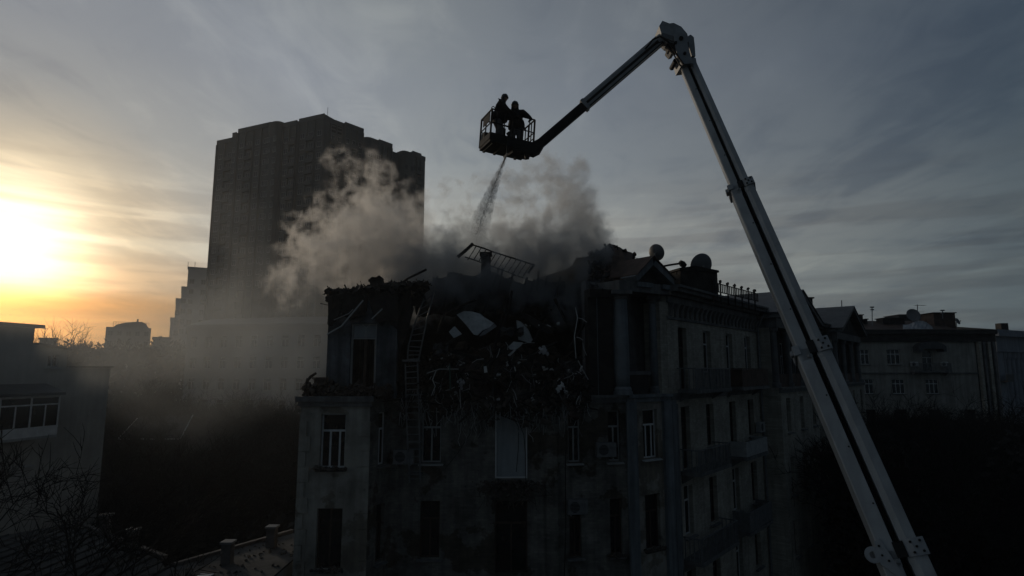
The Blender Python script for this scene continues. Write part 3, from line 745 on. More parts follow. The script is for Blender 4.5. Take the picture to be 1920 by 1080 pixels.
# gabled projections of the long wing
def risalit(t0, t1, dz, proj=1.1, lab=None):
    fr = fR.off(proj, t0, t1); M = fr.M; wl = fr.len
    mb = MB(); ops = []
    n = 3
    cs = [wl * (i + 0.5) / n for i in range(n)]
    for c in cs:
        for (z, h) in rows(): ops.append((c - 0.42, c + 0.42, z, z + h))
    wall(mb, fr, 0, wl, 0, ZS, ops)
    mb.box(0.0, 0.35, -proj, -0.42, 0, 19.4, M); mb.box(wl - 0.35, wl, -proj, -0.42, 0, 19.4, M)
    r_ = mb.build('wall', m_right, B)
    for c in cs:
        for (z, h) in rows(): window(B, fr, c - 0.42, c + 0.42, z, z + h, 'mid', m_frame if rw.random() < 0.3 else m_brown, d=-0.2)
    band(B, 'string_course', fr, -0.05, wl + 0.05, [(ZS - 0.3, ZS - 0.12, 0.10), (ZS - 0.12, ZS + 0.001, 0.2)], m_trim)
    # open loggia on the top storey
    mb = MB(); wall(mb, fr.off(-1.0), 0, wl, ZS, 19.0, [(c - 0.4, c + 0.4, ZS + 0.15, 17.8) for c in cs], th=0.2); mb.build('wall', m_soot, B)
    for c in cs: window(B, fr.off(-1.0), c - 0.4, c + 0.4, ZS + 0.17, 17.8, 'mid', m_oldframe, sill=False, d=-0.08, name='balcony_door')
    for i in range(n + 1):
        u = 0.28 + (wl - 0.56) * i / n; c = fr.w(u, -0.30, 0)
        mb = MB(); mb.lathe([(0.30, 0), (0.30, 0.25), (0.22, 0.3), (0.20, 3.2), (0.29, 3.35), (0.29, 3.5)], (c.x, c.y, ZS), 14); mb.build('column', m_trim, B, smooth=False)
    mb = MB(); mb.box(0.5, wl - 0.5, -0.38, -0.26, ZS, ZS + 0.8, M); mb.build('parapet', m_rust, B)
    mb = MB(); mb.box(-0.05, wl + 0.05, -1.3, 0.02, 18.56, 19.1, M); mb.build('entablature', m_trim, B)
    zt = 19.1
    pp = MB(); pp.prism([(0.1, zt + 0.001), (wl - 0.1, zt + 0.001), (wl / 2, zt + dz - 0.15)], -0.6, -0.1, M); pe = pp.build('pediment', m_soot, B)
    for (u0, z0, u1, z1) in ((-0.35, zt, wl / 2, zt + dz), (wl / 2, zt + dz, wl + 0.35, zt)):
        k = MB(); k.prism([(u0, z0), (u1, z1), (u1, z1 + 0.28), (u0, z0 + 0.24)], -0.65, 0.5 - (0.004 if u0 < 0 else 0), M); k.build('raking_cornice', m_trim, pe)
    g = MB()
    for (p, q) in (((-0.45, zt + 0.25), (wl / 2, zt + dz + 0.30)), ((wl / 2, zt + dz + 0.30), (wl + 0.45, zt + 0.25))):
        g.add([fr.w(p[0], 0.56, p[1]), fr.w(q[0], 0.56, q[1]), fr.w(q[0], -4.5, q[1]), fr.w(p[0], -4.5, p[1]),
               fr.w(p[0], 0.56, p[1] + 0.06), fr.w(q[0], 0.56, q[1] + 0.06), fr.w(q[0], -4.5, q[1] + 0.06), fr.w(p[0], -4.5, p[1] + 0.06)],
              [(0,1,2,3),(7,6,5,4),(0,4,5,1),(1,5,6,2),(2,6,7,3),(3,7,4,0)])
    g.build('gable_roof', m_roof, B)
risalit(tA, tB_, 1.75)
band(B, 'cornice', fR, tB_ + 0.002, tC_ - 0.002, [(zc0 + 0.25, zc0 + 0.40, 0.30), (zc0 + 0.40, zc0 + 0.56, 0.62), (zc0 + 0.56, zc1, 0.74)], m_trim)
risalit(tC_, fR.len, 2.1)
# roofs behind the cornices
mb = MB()
e0 = fR.w(0.2, 0.6, zc1 + 0.003); e1 = fR.w(fR.len, 0.6, zc1 + 0.003); r1 = fR.w(fR.len, -5, zc1 + 1.35); r0 = fR.w(-0.2, -4.6, zc1 + 1.35)
mb.slab([e0, e1, r1, r0], (0, 0, 0.05)); mb.slab([r0, r1, fR.w(fR.len, -10.3, zc1), fR.w(-1, -10.3, zc1)], (0, 0, 0.05))
mb.build('roof', m_roof, B)
# ------------------------------------------------------------------ burnt roof over the collapsed corner
# roof sheets that still stand behind the smoke
def P(px, py, Y): return at(px, py, Y)
def jag(p, q, n, amp, rnd):
    out = []
    for i in range(n + 1):
        t = i / n; v = Vector(p).lerp(Vector(q), t)
        if 0 < i < n: v += Vector((rnd.uniform(-1, 1), rnd.uniform(-1, 1), rnd.uniform(-1, 1))) * amp
        out.append(v)
    return out
rj = random.Random(21)
# right remaining slope: eave above the stub wall up to the burnt ridge
ridge = jag(P(1112, 540, 26.5), P(1118, 478, 28.3), 6, 0.12, rj)[:-1] + jag(P(1118, 478, 28.3), P(1142, 459, 28.2), 4, .06, rj)[:-1] + jag(P(1142, 459, 28.2), P(1186, 476, 27.6), 4, .05, rj)
eave = jag(P(1186, 520, 25.3), P(1112, 556, 25.1), 8, 0.12, rj)
mb = MB(); mb.slab(ridge + eave, (0, 0.1, 0.08)); mb.build('burnt_roof', m_rust, B)
mb = MB(); mb.slab(jag(P(1186, 478, 27.6), P(1080, 486, 28.5), 8, 0.08, rj) + [P(1040, 560, 33), P(1190, 560, 33)], (0, 0, 0.08)); mb.build('burnt_roof', m_char, B)
# charred remains heaped over the left room
top = jag(P(617, 556, 23.9), P(650, 548, 24.6), 3, .05, rj) + jag(P(660, 545, 24.8), P(790, 528, 26.5), 7, .12, rj)
bot = jag(P(800, 575, 25.0), P(620, 566, 23.9), 7, .08, rj)
mb = MB(); mb.slab(top + bot, (0, 0.25, 0.10)); mb.build('burnt_roof', m_char, B)
for (q_, Y_) in (([(614, 556), (648, 549), (690, 556), (684, 590), (655, 600), (640, 585), (622, 612), (613, 606)], 23.42), ([(686, 552), (742, 545), (752, 575), (744, 618), (728, 600), (716, 612), (700, 590)], 23.40), ([(738, 548), (770, 535), (776, 580), (760, 640), (748, 660), (744, 610)], 23.6)):
    pts = []
    for i in range(len(q_)):
        p0, p1 = P(*q_[i], Y_), P(*q_[(i + 1) % len(q_)], Y_); pts += jag(p0, p1, 3, .05, rj)[:-1]
    pts = [v + Vector((0, rj.uniform(-.05, .05), 0)) for v in pts]
    mb = MB(); mb.slab(pts, (0, .05, .01)); mb.build('torn_sheathing', m_char, B, label='scorched sheathing peeled off the roof edge')
rh = random.Random(5); mb = MB()
for i in range(620):
    px = rh.uniform(613, 800); Y = rh.uniform(23.4, 25.6)
    t_y = 548 - 14 * max(0, min(1, (px - 650) / 130)) - 7 * mnoise.noise(Vector((px * .06, 0, 2)))
    c = P(px, t_y + abs(rh.gauss(0, 9)) - 3, Y); k = rh.uniform(.03, .14)
    if rh.random() < .3:
        d = Vector((rh.gauss(0, 1), rh.gauss(0, .5), rh.gauss(.2, .5))).normalized() * rh.uniform(.1, .4); mb.tube([c - d, c + d], rh.uniform(.012, .035), 4)
    else: mb.chunk(c, (k * 1.3, k, k * .6), rh)
for i in range(420):
    t = rh.random(); s_ = rh.random()
    c = P(1100 + 90 * t, 0, 1); c = P(1104 + 86 * t, 474 + 8 * t + 70 * s_ - 4, 28.2 - 3.0 * s_ - .1); k = rh.uniform(.03, .12)
    if rh.random() < .35:
        d = Vector((rh.gauss(0, 1), rh.gauss(0, .5), rh.gauss(.2, .5))).normalized() * rh.uniform(.1, .35); mb.tube([c - d, c + d], rh.uniform(.012, .03), 4)
    else: mb.chunk(c, (k * 1.3, k, k * .6), rh)
mb.build('roof_rubble', m_char, kind='stuff')
# fallen roof slope in the middle, half hidden in smoke
mb = MB(); mb.slab(jag(P(770, 548, 27.5), P(850, 512, 28.2), 9, .16, rj) + jag(P(850, 512, 28.2), P(960, 520, 28.2), 8, .2, rj) + jag(P(965, 530, 28.2), P(1060, 530, 28.0), 7, .2, rj) + jag(P(1060, 585, 26.5), P(780, 590, 26.0), 13, .2, rj), (0, 0.15, 0.10)); mb.build('burnt_roof', m_char, B)
for k in range(14):
    px = 790 + k * 19 + rj.uniform(-6, 6); a_ = P(px, 585 + rj.uniform(-8, 10), 26.0); b_ = P(px + rj.uniform(5, 30), 515 + rj.uniform(-14, 12), 28.0)
    mb = MB(); mb.tube([a_, a_.lerp(b_, .5) + Vector((0, 0, rj.uniform(-.08, .05))), b_], .055, 4); mb.build('rafter', m_char, B)
mb = MB(); mb.slab(jag(P(860, 480, 28.0), P(886, 459, 27.6), 3, .03, rj) + jag(P(886, 459, 27.6), P(1000, 498, 28.0), 5, .03, rj) + [P(1010, 540, 29.5), P(850, 540, 29.5)], (0, 0.9, 0.06)) if False else None

# ridge railing standing on the ruined roof
T_ = thing('roof_railing', 'sagging iron roof railing silhouetted in the smoke above the hole', 'railing', P(940, 495, 26.6))
a0, a1 = P(886, 459, 26.4), P(1002, 497, 26.9)
b0, b1 = P(872, 482, 26.5), P(985, 522, 27.0)
mb = MB(); mb.tube(jag(a0, a1, 6, 0.02, rj), 0.035, 6); mb.build('top_rail', m_char, T_)
mb = MB(); mb.tube(jag(b0, b1, 6, 0.02, rj), 0.03, 6); mb.build('bottom_rail', m_char, T_)
for i in range(12):
    t = 0.06 + i * 0.081
    p, q = Vector(a0).lerp(Vector(a1), t), Vector(b0).lerp(Vector(b1), t)
    k = 1.0 if i % 3 else 1.15
    mb = MB(); mb.tube([p, p.lerp(q, 0.5) + Vector((rj.uniform(-.02, .02), 0, 0)), p.lerp(q, k)], 0.022, 5); mb.build('baluster', m_char, T_)
mb = MB(); d = (P(858, 482, 26.3) - a0); mb.tube([a0 + Vector((0.02, 0, 0.05)), a0 + d * 0.5, a0 + d], 0.075, 6); mb.build('rafter', m_char, T_)
mb = MB(); mb.tube([a1 + Vector((0, 0, 0.05)), P(990, 512, 27.0)], 0.06, 6); mb.build('end_post', m_char, T_)
t_ = thing('chimney', 'small square chimney below the sagging roof railing', 'chimney', P(911, 505, 27.0))
c = P(911, 520, 27.0); mb = MB(); mb.box(c.x - .22, c.x + .22, c.y - .22, c.y + .22, c.z - .6, Z(480, 27.0)); mb.build('stack', m_soot, t_)
mb = MB(); zt = Z(480, 27.0); mb.box(c.x - .28, c.x + .28, c.y - .28, c.y + .28, zt + .001, zt + .14); mb.build('cap', m_char, t_)
t_ = thing('chimney_stump', 'broken chimney stump leaning over the burnt roof above the left room', 'chimney', P(708, 540, 24.6))
c = P(709, 536, 24.6); M_ = Matrix.Translation(c) @ Matrix.Rotation(R(-16), 4, 'Y')
mb = MB(); mb.box(-.26, .24, -.25, .25, -.28, .24, M_); mb.build('stack', m_soot, t_)
mb = MB(); mb.prism([(-.30, .241), (.27, .241), (.2, .36), (.05, .32), (-.1, .38), (-.28, .30)], -.29, .29, M_); mb.build('broken_top', m_char, t_)

# ------------------------------------------------------------------ debris
rd_ = random.Random(77)
# interior heap: a lumpy sheet
mb = MB(); nx, ny = 44, 26
for j in range(ny + 1):
    for i in range(nx + 1):
        s_ = i / nx; t = j / ny
        x = -4.75 + 7.9 * s_; y = 23.95 + 8.6 * t
        h = 0.15 + 2.2 * math.sin(min(1, t * 1.35) * 1.57) * (0.55 + 0.45 * math.sin(s_ * 3.14)) + 0.55 * mnoise.noise(Vector((x * 0.9, y * 0.9, 2))) + 0.25 * mnoise.noise(Vector((x * 2.7, y * 2.7, 5)))
        if t == 0: h = -0.15
        mb.v.append((x, y, ZS - 0.13 + max(-0.1, h)))
for j in range(ny):
    for i in range(nx):
        q = j * (nx + 1) + i; mb.f.append((q, q + 1, q + nx + 2, q + nx + 1))
mb.build('rubble_heap', m_rubble, kind='stuff')
# loose pieces over the heap, on the lip and hanging below it: too many to count
mb = MB(); mb2 = MB()
def lip(x):          # lower edge of the torn wall
    return ZS - 0.55 - 0.55 * math.exp(-((x + 0.2) / 2.2) ** 2) + 0.25 * mnoise.noise(Vector((x * 1.7, 0, 9)))
def heap(x, y):
    s_ = (x + 4.75) / 7.9; t = (y - 23.95) / 8.6
    return ZS + 0.1 + 2.2 * math.sin(min(1, t * 1.35) * 1.57) * (0.55 + 0.45 * math.sin(s_ * 3.14))
for i in range(1500):
    x = rd_.uniform(-4.5, 3.0)
    if rd_.random() < 0.55:
        z = rd_.uniform(lip(x), ZS + 0.55); y = 24.02 + rd_.gauss(0, 0.13) + (0.3 if z > ZS else -0.12)
    else:
        y = rd_.uniform(24.2, 28.5); z = heap(x, y) + rd_.uniform(-0.3, 0.35)
    k = 0.025 * (1 - rd_.random()) ** -0.62; k = min(k, .34)
    tgt = mb if rd_.random() < .6 else mb2
    tgt.chunk((x, y, z), (k, k * rd_.uniform(.4, 1), k * rd_.uniform(.12, .6)), rd_)
for i in range(70):       # large broken lumps of masonry
    x = rd_.uniform(-4.4, 2.9)
    if i < 34: z = rd_.uniform(lip(x) + .25, ZS + .5); y = 24.25 + rd_.uniform(-.05, .25)
    else: y = rd_.uniform(24.3, 27.5); z = heap(x, y) + rd_.uniform(-.1, .3)
    k = rd_.uniform(.12, .28); (mb if i % 2 else mb2).chunk((x, y, z), (k, k * .7, k * rd_.uniform(.35, .8)), rd_)
mb3 = MB()
for i in range(190):      # boards and battens
    x = rd_.uniform(-4.5, 3.0); front = rd_.random() < .5
    y = 23.9 if front else rd_.uniform(24.2, 27.5); z = rd_.uniform(lip(x) + .1, ZS + .9) if front else heap(x, y) + rd_.uniform(0, .4)
    M_ = Matrix.Translation((x, y, z)) @ Matrix.Rotation(rd_.uniform(0, 3.14), 4, 'Z') @ Matrix.Rotation(rd_.gauss(0, .6), 4, 'Y') @ Matrix.Rotation(rd_.uniform(-.5, .5), 4, 'X')
    l = rd_.uniform(.2, .75); mb3.box(-l, l, -.05, .05, -.015, .015, M_)
mb3.build('broken_boards', m_char, kind='stuff')
mb2.build('brick_bats', m_brickr, kind='stuff')
mb.build('rubble', m_rubble, kind='stuff')
mb = MB()
for i in range(420):     # thin sticks, reinforcing bars, torn cables
    x = rd_.uniform(-4.6, 3.05); z = rd_.uniform(lip(x), ZS + 1.3)
    y = 23.9 + rd_.uniform(-0.1, 0.7); l = rd_.uniform(0.15, 0.8)
    d = Vector((rd_.gauss(0, .7), rd_.gauss(0, .4), rd_.gauss(-.35, .7))).normalized() * l
    p = Vector((x, y, z)); mid = p + d * .5 + Vector((rd_.gauss(0, .05), rd_.gauss(0, .05), rd_.gauss(0, .05)))
    mb.tube([p, mid, p + d], rd_.choice((0.008, 0.012, 0.02)), 4)
mb.build('splinters', m_char, kind='stuff')
mb = MB()
for i in range(130):      # torn wires and reinforcement trailing down the wall
    x = rd_.uniform(-4.5, 3.0); z = lip(x) + rd_.uniform(-.1, .9); l = rd_.uniform(.35, 1.15); q_ = Vector((x, 23.78 + rd_.uniform(-.06, .1), z)); pts = [q_]
    for k in range(4):
        q_ = q_ + Vector((rd_.gauss(0, .07), rd_.gauss(0, .03), -l / 4 + rd_.gauss(0, .04))); pts.append(q_)
    mb.tube(pts, rd_.choice((.006, .009, .014)), 4)
mb.build('torn_wires', m_oldframe, kind='stuff')
for i, (px0, py0, px1, py1, Y) in enumerate(((812, 668, 862, 626, 24.3), (846, 660, 905, 672, 24.0), (905, 690, 962, 640, 24.2), (988, 672, 1046, 640, 24.2), (1030, 700, 1092, 668, 23.9), (930, 735, 905, 690, 23.75), (1010, 742, 1040, 690, 23.75), (868, 745, 838, 700, 23.75), (1070, 650, 1100, 600, 24.4), (820, 625, 838, 575, 24.6), (925, 660, 945, 585, 25.2), (1000, 640, 1030, 590, 25.2))):
    a_, b_ = P(px0, py0, Y), P(px1, py1, Y + .5); d_ = (b_ - a_); M_ = Matrix.Translation((a_ + b_) / 2) @ d_.to_track_quat('X', 'Z').to_matrix().to_4x4() @ Matrix.Rotation(rd_.uniform(0, 1.5), 4, 'X')
    L_ = d_.length / 2; mb = MB(); mb.prism([(-L_, -.05), (L_ * .8, -.06), (L_, -.01), (L_ * .86, .02), (L_ * .95, .05), (-L_ * .9, .055), (-L_ * 1.05, .02)], -.045, .045, M_)
    o = mb.build('splintered_beam', m_char); tag(o, 'splintered charred beam jammed in the rubble of the torn floor', 'beam', 'splintered charred beams in the rubble')
for i, (px, py, w_, h_, lab) in enumerate(((1068, 690, 34, 26, 'crumpled dull roof sheet folded at the right end of the rubble'), (826, 655, 30, 22, 'crumpled dull roof sheet wedged beside the ladder'), (960, 622, 44, 16, 'bent roof sheet lying behind the upright triangular slab'))):
    mb = MB(); nx_, ny_ = 7, 5
    for j in range(ny_ + 1):
        for k in range(nx_ + 1):
            c_ = P(px + w_ * (k / nx_ - .5), py + h_ * (j / ny_ - .5), 24.0 + .5 * (i == 2)); mb.v.append(tuple(c_ + Vector((0, .18 * math.sin(k * 1.3 + i) + .12 * math.sin(j * 1.9 + k), .05 * math.sin(k * 2.1 + j)))))
    for j in range(ny_):
        for k in range(nx_): q0 = j * (nx_ + 1) + k; mb.f.append((q0, q0 + 1, q0 + nx_ + 2, q0 + nx_ + 1))
    o = mb.build('roof_sheet', m_wroof); so = o.modifiers.new('s', 'SOLIDIFY'); so.thickness = .012; tag(o, lab, 'sheet')
# ledge rubble (brick) on the left bay
mb = MB()
for i in range(520):
    x = rd_.uniform(A0[0] + .05, A1[0] + .7); y = rd_.uniform(22.75, 23.5)
    hh = 0.35 + 0.45 * abs(mnoise.noise(Vector((x * 1.1, 0, 1)))) + (0.16 if x < A0[0] + 0.8 else 0)
    z = ZS + abs(rd_.gauss(0, .45)) * hh
    k = rd_.uniform(0.03, 0.11); mb.chunk((x, y, z), (k * 1.3, k * .8, k * .6), rd_)
mb.build('brick_rubble', m_brickr, kind='stuff')
# debris on the remains of the balcony under the boarded door
mb = MB()
for i in range(230):
    x = rd_.gauss(X(960, 24), .62); z = Z(905, 24) - abs(rd_.gauss(0, .30)) + .1; y = 23.95 - abs(rd_.gauss(0, .16))
    k = rd_.uniform(0.02, 0.08); mb.chunk((x, y, z), (k, k * .8, k * .6), rd_)
for i in range(90):
    x = rd_.gauss(X(962, 24), .7); z = Z(905, 24) - abs(rd_.gauss(0, .30)); p = Vector((x, 23.9, z))
    d = Vector((rd_.gauss(0, .6), rd_.gauss(0, .2) - .1, rd_.gauss(-.5, .5))).normalized() * rd_.uniform(.2, .6)
    mb.tube([p, p + d], .014, 4)
mb.build('hanging_rubble', m_rubble, kind='stuff')
# little ledge dirt on sills
mb = MB()
for (fr, (a_, b_), z) in ((fBay, uBay[0], zB), (fBay, uBay[0], zC), (fK, uK[0], zC), (fN, uN[1], zC)):
    for i in range(60):
        p = fr.w(rd_.uniform(a_ - .15, b_ + .12), rd_.uniform(0.0, .2), z - .04 + abs(rd_.gauss(0, .05)))
        k = rd_.uniform(.02, .06); mb.chunk(p, (k * 1.3, k, k * .7), rd_)
mb.build('sill_dirt', m_rubble, kind='stuff')

def slab_thing(name, label, cat, px, Y, m, th=(0.03, 0.16, 0.03), tilt=0.0, group=None):
    """broken flat piece; corner list in image columns/rows at depth Y, leaning back by tilt"""
    pts = [P(a_, b_, Y) for a_, b_ in px]
    zm = min(p.z for p in pts)
    pts = [p + Vector((0, (p.z - zm) * tilt, 0)) for p in pts]
    mb = MB(); mb.slab(pts, th); o = mb.build(name, m); tag(o, label, cat, group); return o
slab_thing('plaster_slab', 'largest pale fallen ceiling slab tilted inside the burnt hole', 'slab', [(854, 588), (866, 582), (880, 582), (898, 587), (906, 594), (925, 606), (916, 614), (903, 620), (895, 629), (888, 627), (872, 607)], 24.6, m_plast, tilt=0.5)
slab_thing('plaster_slab', 'small square pale slab below the largest fallen ceiling slab', 'slab', [(841, 622), (850, 612), (864, 627), (851, 634)], 24.5, m_plast, tilt=0.4)
slab_thing('concrete_slab', 'dark plank-like slab edge along the underside of the largest pale slab', 'slab', [(905, 622), (926, 607), (930, 612), (908, 628), (898, 631)], 24.55, m_steel, tilt=0.4)
slab_thing('plaster_slab', 'dull triangular slab standing upright in the right part of the hole', 'slab', [(968, 600), (976, 603), (990, 618), (998, 638), (994, 643), (972, 637)], 24.7, m_oldframe, tilt=0.3)
slab_thing('plaster_slab', 'bluish flat slab lying at the foot of the upright triangular slab', 'slab', [(953, 650), (962, 641), (980, 643), (975, 650), (966, 656), (956, 655)], 24.4, m_plast, tilt=0.6)
slab_thing('plaster_slab', 'thin pale strip of plaster under the bluish flat slab', 'slab', [(952, 666), (962, 657), (966, 658), (956, 668)], 24.3, m_plast)
slab_thing('concrete_slab', 'long dark slanting slab with a broken pale edge right of the upright slab', 'slab', [(981, 588), (990, 590), (1022, 610), (1036, 622), (1030, 626), (1000, 612)], 24.8, m_char, tilt=0.2)
slab_thing('concrete_slab', 'big charred roof slab sloping over the back of the hole', 'slab', [(840, 560), (935, 548), (1010, 575), (990, 600), (960, 590), (880, 575)], 26.5, m_char, th=(0, .3, .1), tilt=0.3)
slab_thing('paper_sheet', 'small upright white sheet lodged in the middle of the rubble', 'sheet', [(907, 687), (912, 686), (914, 698), (908, 699)], 23.75, m_frame, th=(0, .02, 0))
# pale rubbish pieces caught on the lip, one by one
spots = [(806,673),(826,672),(847,664),(865,684),(880,700),(876,708),(927,712),(938,703),(953,683),(966,691),(975,682),(1020,656),(1028,664),(1017,688),(1024,690),(1002,705),(1034,693),(1048,711),(1052,726),(1068,697),(864,715),(868,724),(984,612),(995,610),(1010,612),(1029,613),(1047,607),(899,762),(934,749),(998,750),(1003,716),(920,742),(842,690),(856,737),(1060,733),(1080,700),(1090,688),(977,612)]
for i, (px, py) in enumerate(spots):
    k = rd_.uniform(0.045, 0.10) * (1.5 if (px, py) in ((1024,690),(864,715),(1020,656)) else 1)
    mb = MB(); c_ = P(px + rd_.uniform(-3, 3), py + rd_.uniform(-3, 3), 23.72 + rd_.uniform(-.05, .2)); mb.chunk(c_, (k * rd_.uniform(.7, 1.4), k * .25, k * rd_.uniform(.25, .8)), rd_)
    for _ in range(rd_.choice((0, 1, 1, 2))): mb.chunk(c_ + Vector((rd_.gauss(0, .06), 0, rd_.gauss(0, .06))), (k * .5, k * .2, k * .3), rd_)
    o = mb.build('plaster_chunk', m_plast if rd_.random() < .7 else m_oldframe)
    tag(o, 'small pale chunk of broken plaster caught in the torn wall edge', 'rubble', 'pale plaster chunks along the torn wall edge')
for i in range(44):
    px = rd_.uniform(800, 1100); py = rd_.uniform(640, 752); l = rd_.uniform(6, 26); an = rd_.choice((rd_.uniform(1.1, 2.0), rd_.uniform(0, 3.14)))
    a_ = P(px, py, 23.66); b_ = P(px + l * math.cos(an), py + l * math.sin(an), 23.62 + rd_.uniform(-.1, .25)); m__ = a_.lerp(b_, .5) + Vector((rd_.gauss(0, .03), 0, rd_.gauss(0, .03)))
    mb = MB(); mb.tube([a_, m__, b_], rd_.uniform(.008, .018), 4); o = mb.build('broken_lath', rd_.choice((m_oldframe, m_plast, m_steel)))
    tag(o, 'thin broken lath dangling among the rubble of the torn wall edge', 'lath', 'broken laths dangling along the torn wall edge')
# cloth-like rags and bundles
for (px, py, lab, m) in ((1022, 657, 'crumpled bluish rag on the right of the rubble lip', m_tarp), (866, 717, 'pale torn bundle hanging in the left of the rubble lip', m_tarp), (1050, 727, 'small stack of torn pale papers on the right rubble', m_frame)):
    c = P(px, py, 23.65); mb = MB()
    for k in range(7):
        mb.chunk(c + Vector((rd_.gauss(0, .09), rd_.gauss(0, .04), rd_.gauss(0, .09))), (.10, .02, .06), rd_)
    o = mb.build('rag', m); tag(o, lab, 'rag')
# bent bars and pipes
def bar(label, pts, r, m, Y=23.65, name='bent_bar', cat='bar', n=6):
    mb = MB(); mb.tube([P(a_, b_, Y + (c_[0] if c_ else 0)) for a_, b_, *c_ in pts], r, n); o = mb.build(name, m); tag(o, label, cat); return o
bar('pale bent pipe hanging below the ladder side of the rubble', [(818, 694), (811, 712), (816, 724), (809, 742)], .02, m_plast)
bar('thin pale rod hanging straight down from the pale torn bundle', [(862, 730), (863, 748), (864, 766)], .016, m_plast)
bar('pale rod slanting under the middle of the rubble', [(960, 727), (966, 738), (969, 750)], .018, m_oldframe)
bar('long light rod standing against the wall right of the hole', [(1079, 576), (1083, 596), (1077, 630), (1080, 672)], .02, m_plast, 24.0)
bar('short bent rod branching from the long light rod', [(1084, 596), (1092, 598), (1100, 604)], .016, m_plast, 24.0)
bar('curled light rod beside the foot of the long light rod', [(1081, 632), (1088, 634), (1093, 638)], .014, m_plast, 24.0)
bar('light broken lath hanging at the right end of the rubble', [(1084, 676), (1092, 692), (1103, 712)], .02, m_oldframe)
bar('short cross lath near the hanging lath at the right end', [(1084, 699), (1093, 694)], .018, m_oldframe)
bar('greenish pipe upright in the left of the rubble', [(843, 683), (844, 706), (844, 732)], .022, mat('green_pipe', (0.06, .12, .10), .6, var=.2))
bar('long horizontal bar lying across the left of the rubble', [(800, 700), (824, 692), (860, 692)], .018, m_oldframe)
bar('pale rod lying diagonally across the wall of the left room', [(613, 627), (640, 612), (681, 563)], .03, m_plast, 23.2, 'fallen_rod', 'rod')
bar('shorter pale rod propped above the wrecked upper window', [(697, 598), (717, 579)], .025, m_plast, 23.2, 'fallen_rod', 'rod')
bar('thin dark lath leaning on the left room wall', [(626, 600), (654, 588), (662, 580)], .018, m_oldframe, 23.25, 'fallen_rod', 'rod')
bar('light stub of rod beside the boarded doorway', [(935, 766), (938, 775), (936, 790)], .02, m_oldframe, 23.8)
bar('charred beam sticking out over the largest pale slab', [(836, 590), (862, 574), (892, 562)], .05, m_char, 24.5, 'charred_beam', 'beam')
bar('charred beam leaning across the right of the hole', [(1040, 560), (1060, 600), (1088, 640)], .06, m_char, 24.5, 'charred_beam', 'beam')
bar('charred beam hanging from the roof in the middle of the hole', [(960, 545), (955, 580), (940, 620)], .05, m_char, 25.0, 'charred_beam', 'beam')
bar('charred rafter poking up beside the leaning chimney stump', [(735, 545), (765, 522), (800, 505)], .05, m_char, 25.4, 'charred_beam', 'beam')
# cables
def cable(label, pts, Y, r=.014): return bar(label, pts, r, m_rubber, Y, 'hanging_cable', 'cable', 5)
cable('black cable looping down across the pale sheet of the boarded doorway', [(940, 745), (958, 775), (972, 800), (972, 840), (968, 885)], 23.75)
cable('black cable hanging to the right edge of the boarded doorway', [(950, 740), (968, 780), (982, 815), (985, 850), (986, 905)], 23.7)
cable('thin cable sagging from the boarded doorway toward the ladder', [(930, 770), (890, 800), (858, 850), (835, 878)], 23.85, .01)
cable('dark cable bundle hanging down the wall left of the narrow windows', [(1059, 760), (1062, 820), (1060, 880), (1061, 1000), (1058, 1080)], 23.95, .02)
for i, (px, py) in enumerate(((1135, 462), (1142, 458), (1150, 463), (1158, 460), (1165, 470), (1172, 466), (1178, 474))):
    a_ = P(px, py + 8, 27.7); d = Vector((rd_.uniform(-.25, .25), rd_.uniform(-.1, .1), rd_.uniform(.1, .32)))
    mb = MB(); mb.tube([a_, a_ + d * .6 + Vector((.04, 0, 0)), a_ + d], .03, 5); mb.chunk(a_ + d, (.09, .05, .05), rd_); o = mb.build('charred_stub', m_char); tag(o, 'charred twisted stub on the burnt ridge beside the gabled corner', 'stub', 'charred stubs along the burnt ridge')
# drooping torn roofing on the far left ledge
mb = MB(); c = P(585, 712, 22.9)
for k in range(5): mb.tube([c + Vector((.15 - .08 * k, 0, .25 - .05 * k)), c + Vector((-.05 - .04 * k, -.1, .12 - .08 * k)), c + Vector((-.10 - .03 * k, -.12, -.10 - .09 * k))], [.05, .04, .015], 5)
o = mb.build('torn_roofing', m_char); tag(o, 'torn black roofing curling over the left end of the rubble ledge', 'roofing')
mb = MB(); p0 = P(604, 704, 23.1); mb.box(p0.x - .25, p0.x + .18, 22.95, 23.3, ZS + .02, ZS + .72); mb.build('ledge_stump', m_brickr, B)

# ------------------------------------------------------------------ wall ladder
LD = thing('fire_ladder', 'bent steel wall ladder running down beside the hole', 'ladder', P(770, 680, 23.6))
YL = 23.72
upL = [P(795, 560, YL + .5), P(776, 610, YL + .1), P(766, 648, YL), P(764, 678, YL)]
upR = [P(815, 545, YL + .5), P(800, 600, YL + .1), P(790, 650, YL), P(785, 676, YL)]
loL = [P(760, 682, YL), P(762, 780, YL), P(768, 905, YL)]
loR = [P(783, 680, YL), P(786, 780, YL), P(788, 905, YL)]
for pl in (upL, upR, loL, loR):
    mb = MB(); mb.tube(pl, .032, 6); mb.build('rail', m_steel, LD)
def along(pl, t):
    k = t * (len(pl) - 1); i = min(int(k), len(pl) - 2); return pl[i].lerp(pl[i+1], k - i)
for (a_, b_, n) in ((upL, upR, 11), (loL, loR, 18)):
    for i in range(n):
        t = (i + .5) / n; mb = MB(); mb.tube([along(a_, t), along(b_, t)], .02, 5); mb.build('rung', m_steel, LD)
mb = MB(); c = P(770, 676, YL - .05); mb.box(c.x - .32, c.x + .32, c.y - .05, c.y + .4, c.z - .04, c.z + .04); mb.build('bracket', m_steel, LD)
for py in (740, 830, 890):
    c = P(776, py, YL); mb = MB(); mb.box(c.x - .3, c.x + .3, c.y + .03, 24.12, c.z - .025, c.z + .025); mb.build('bracket', m_steel, LD)

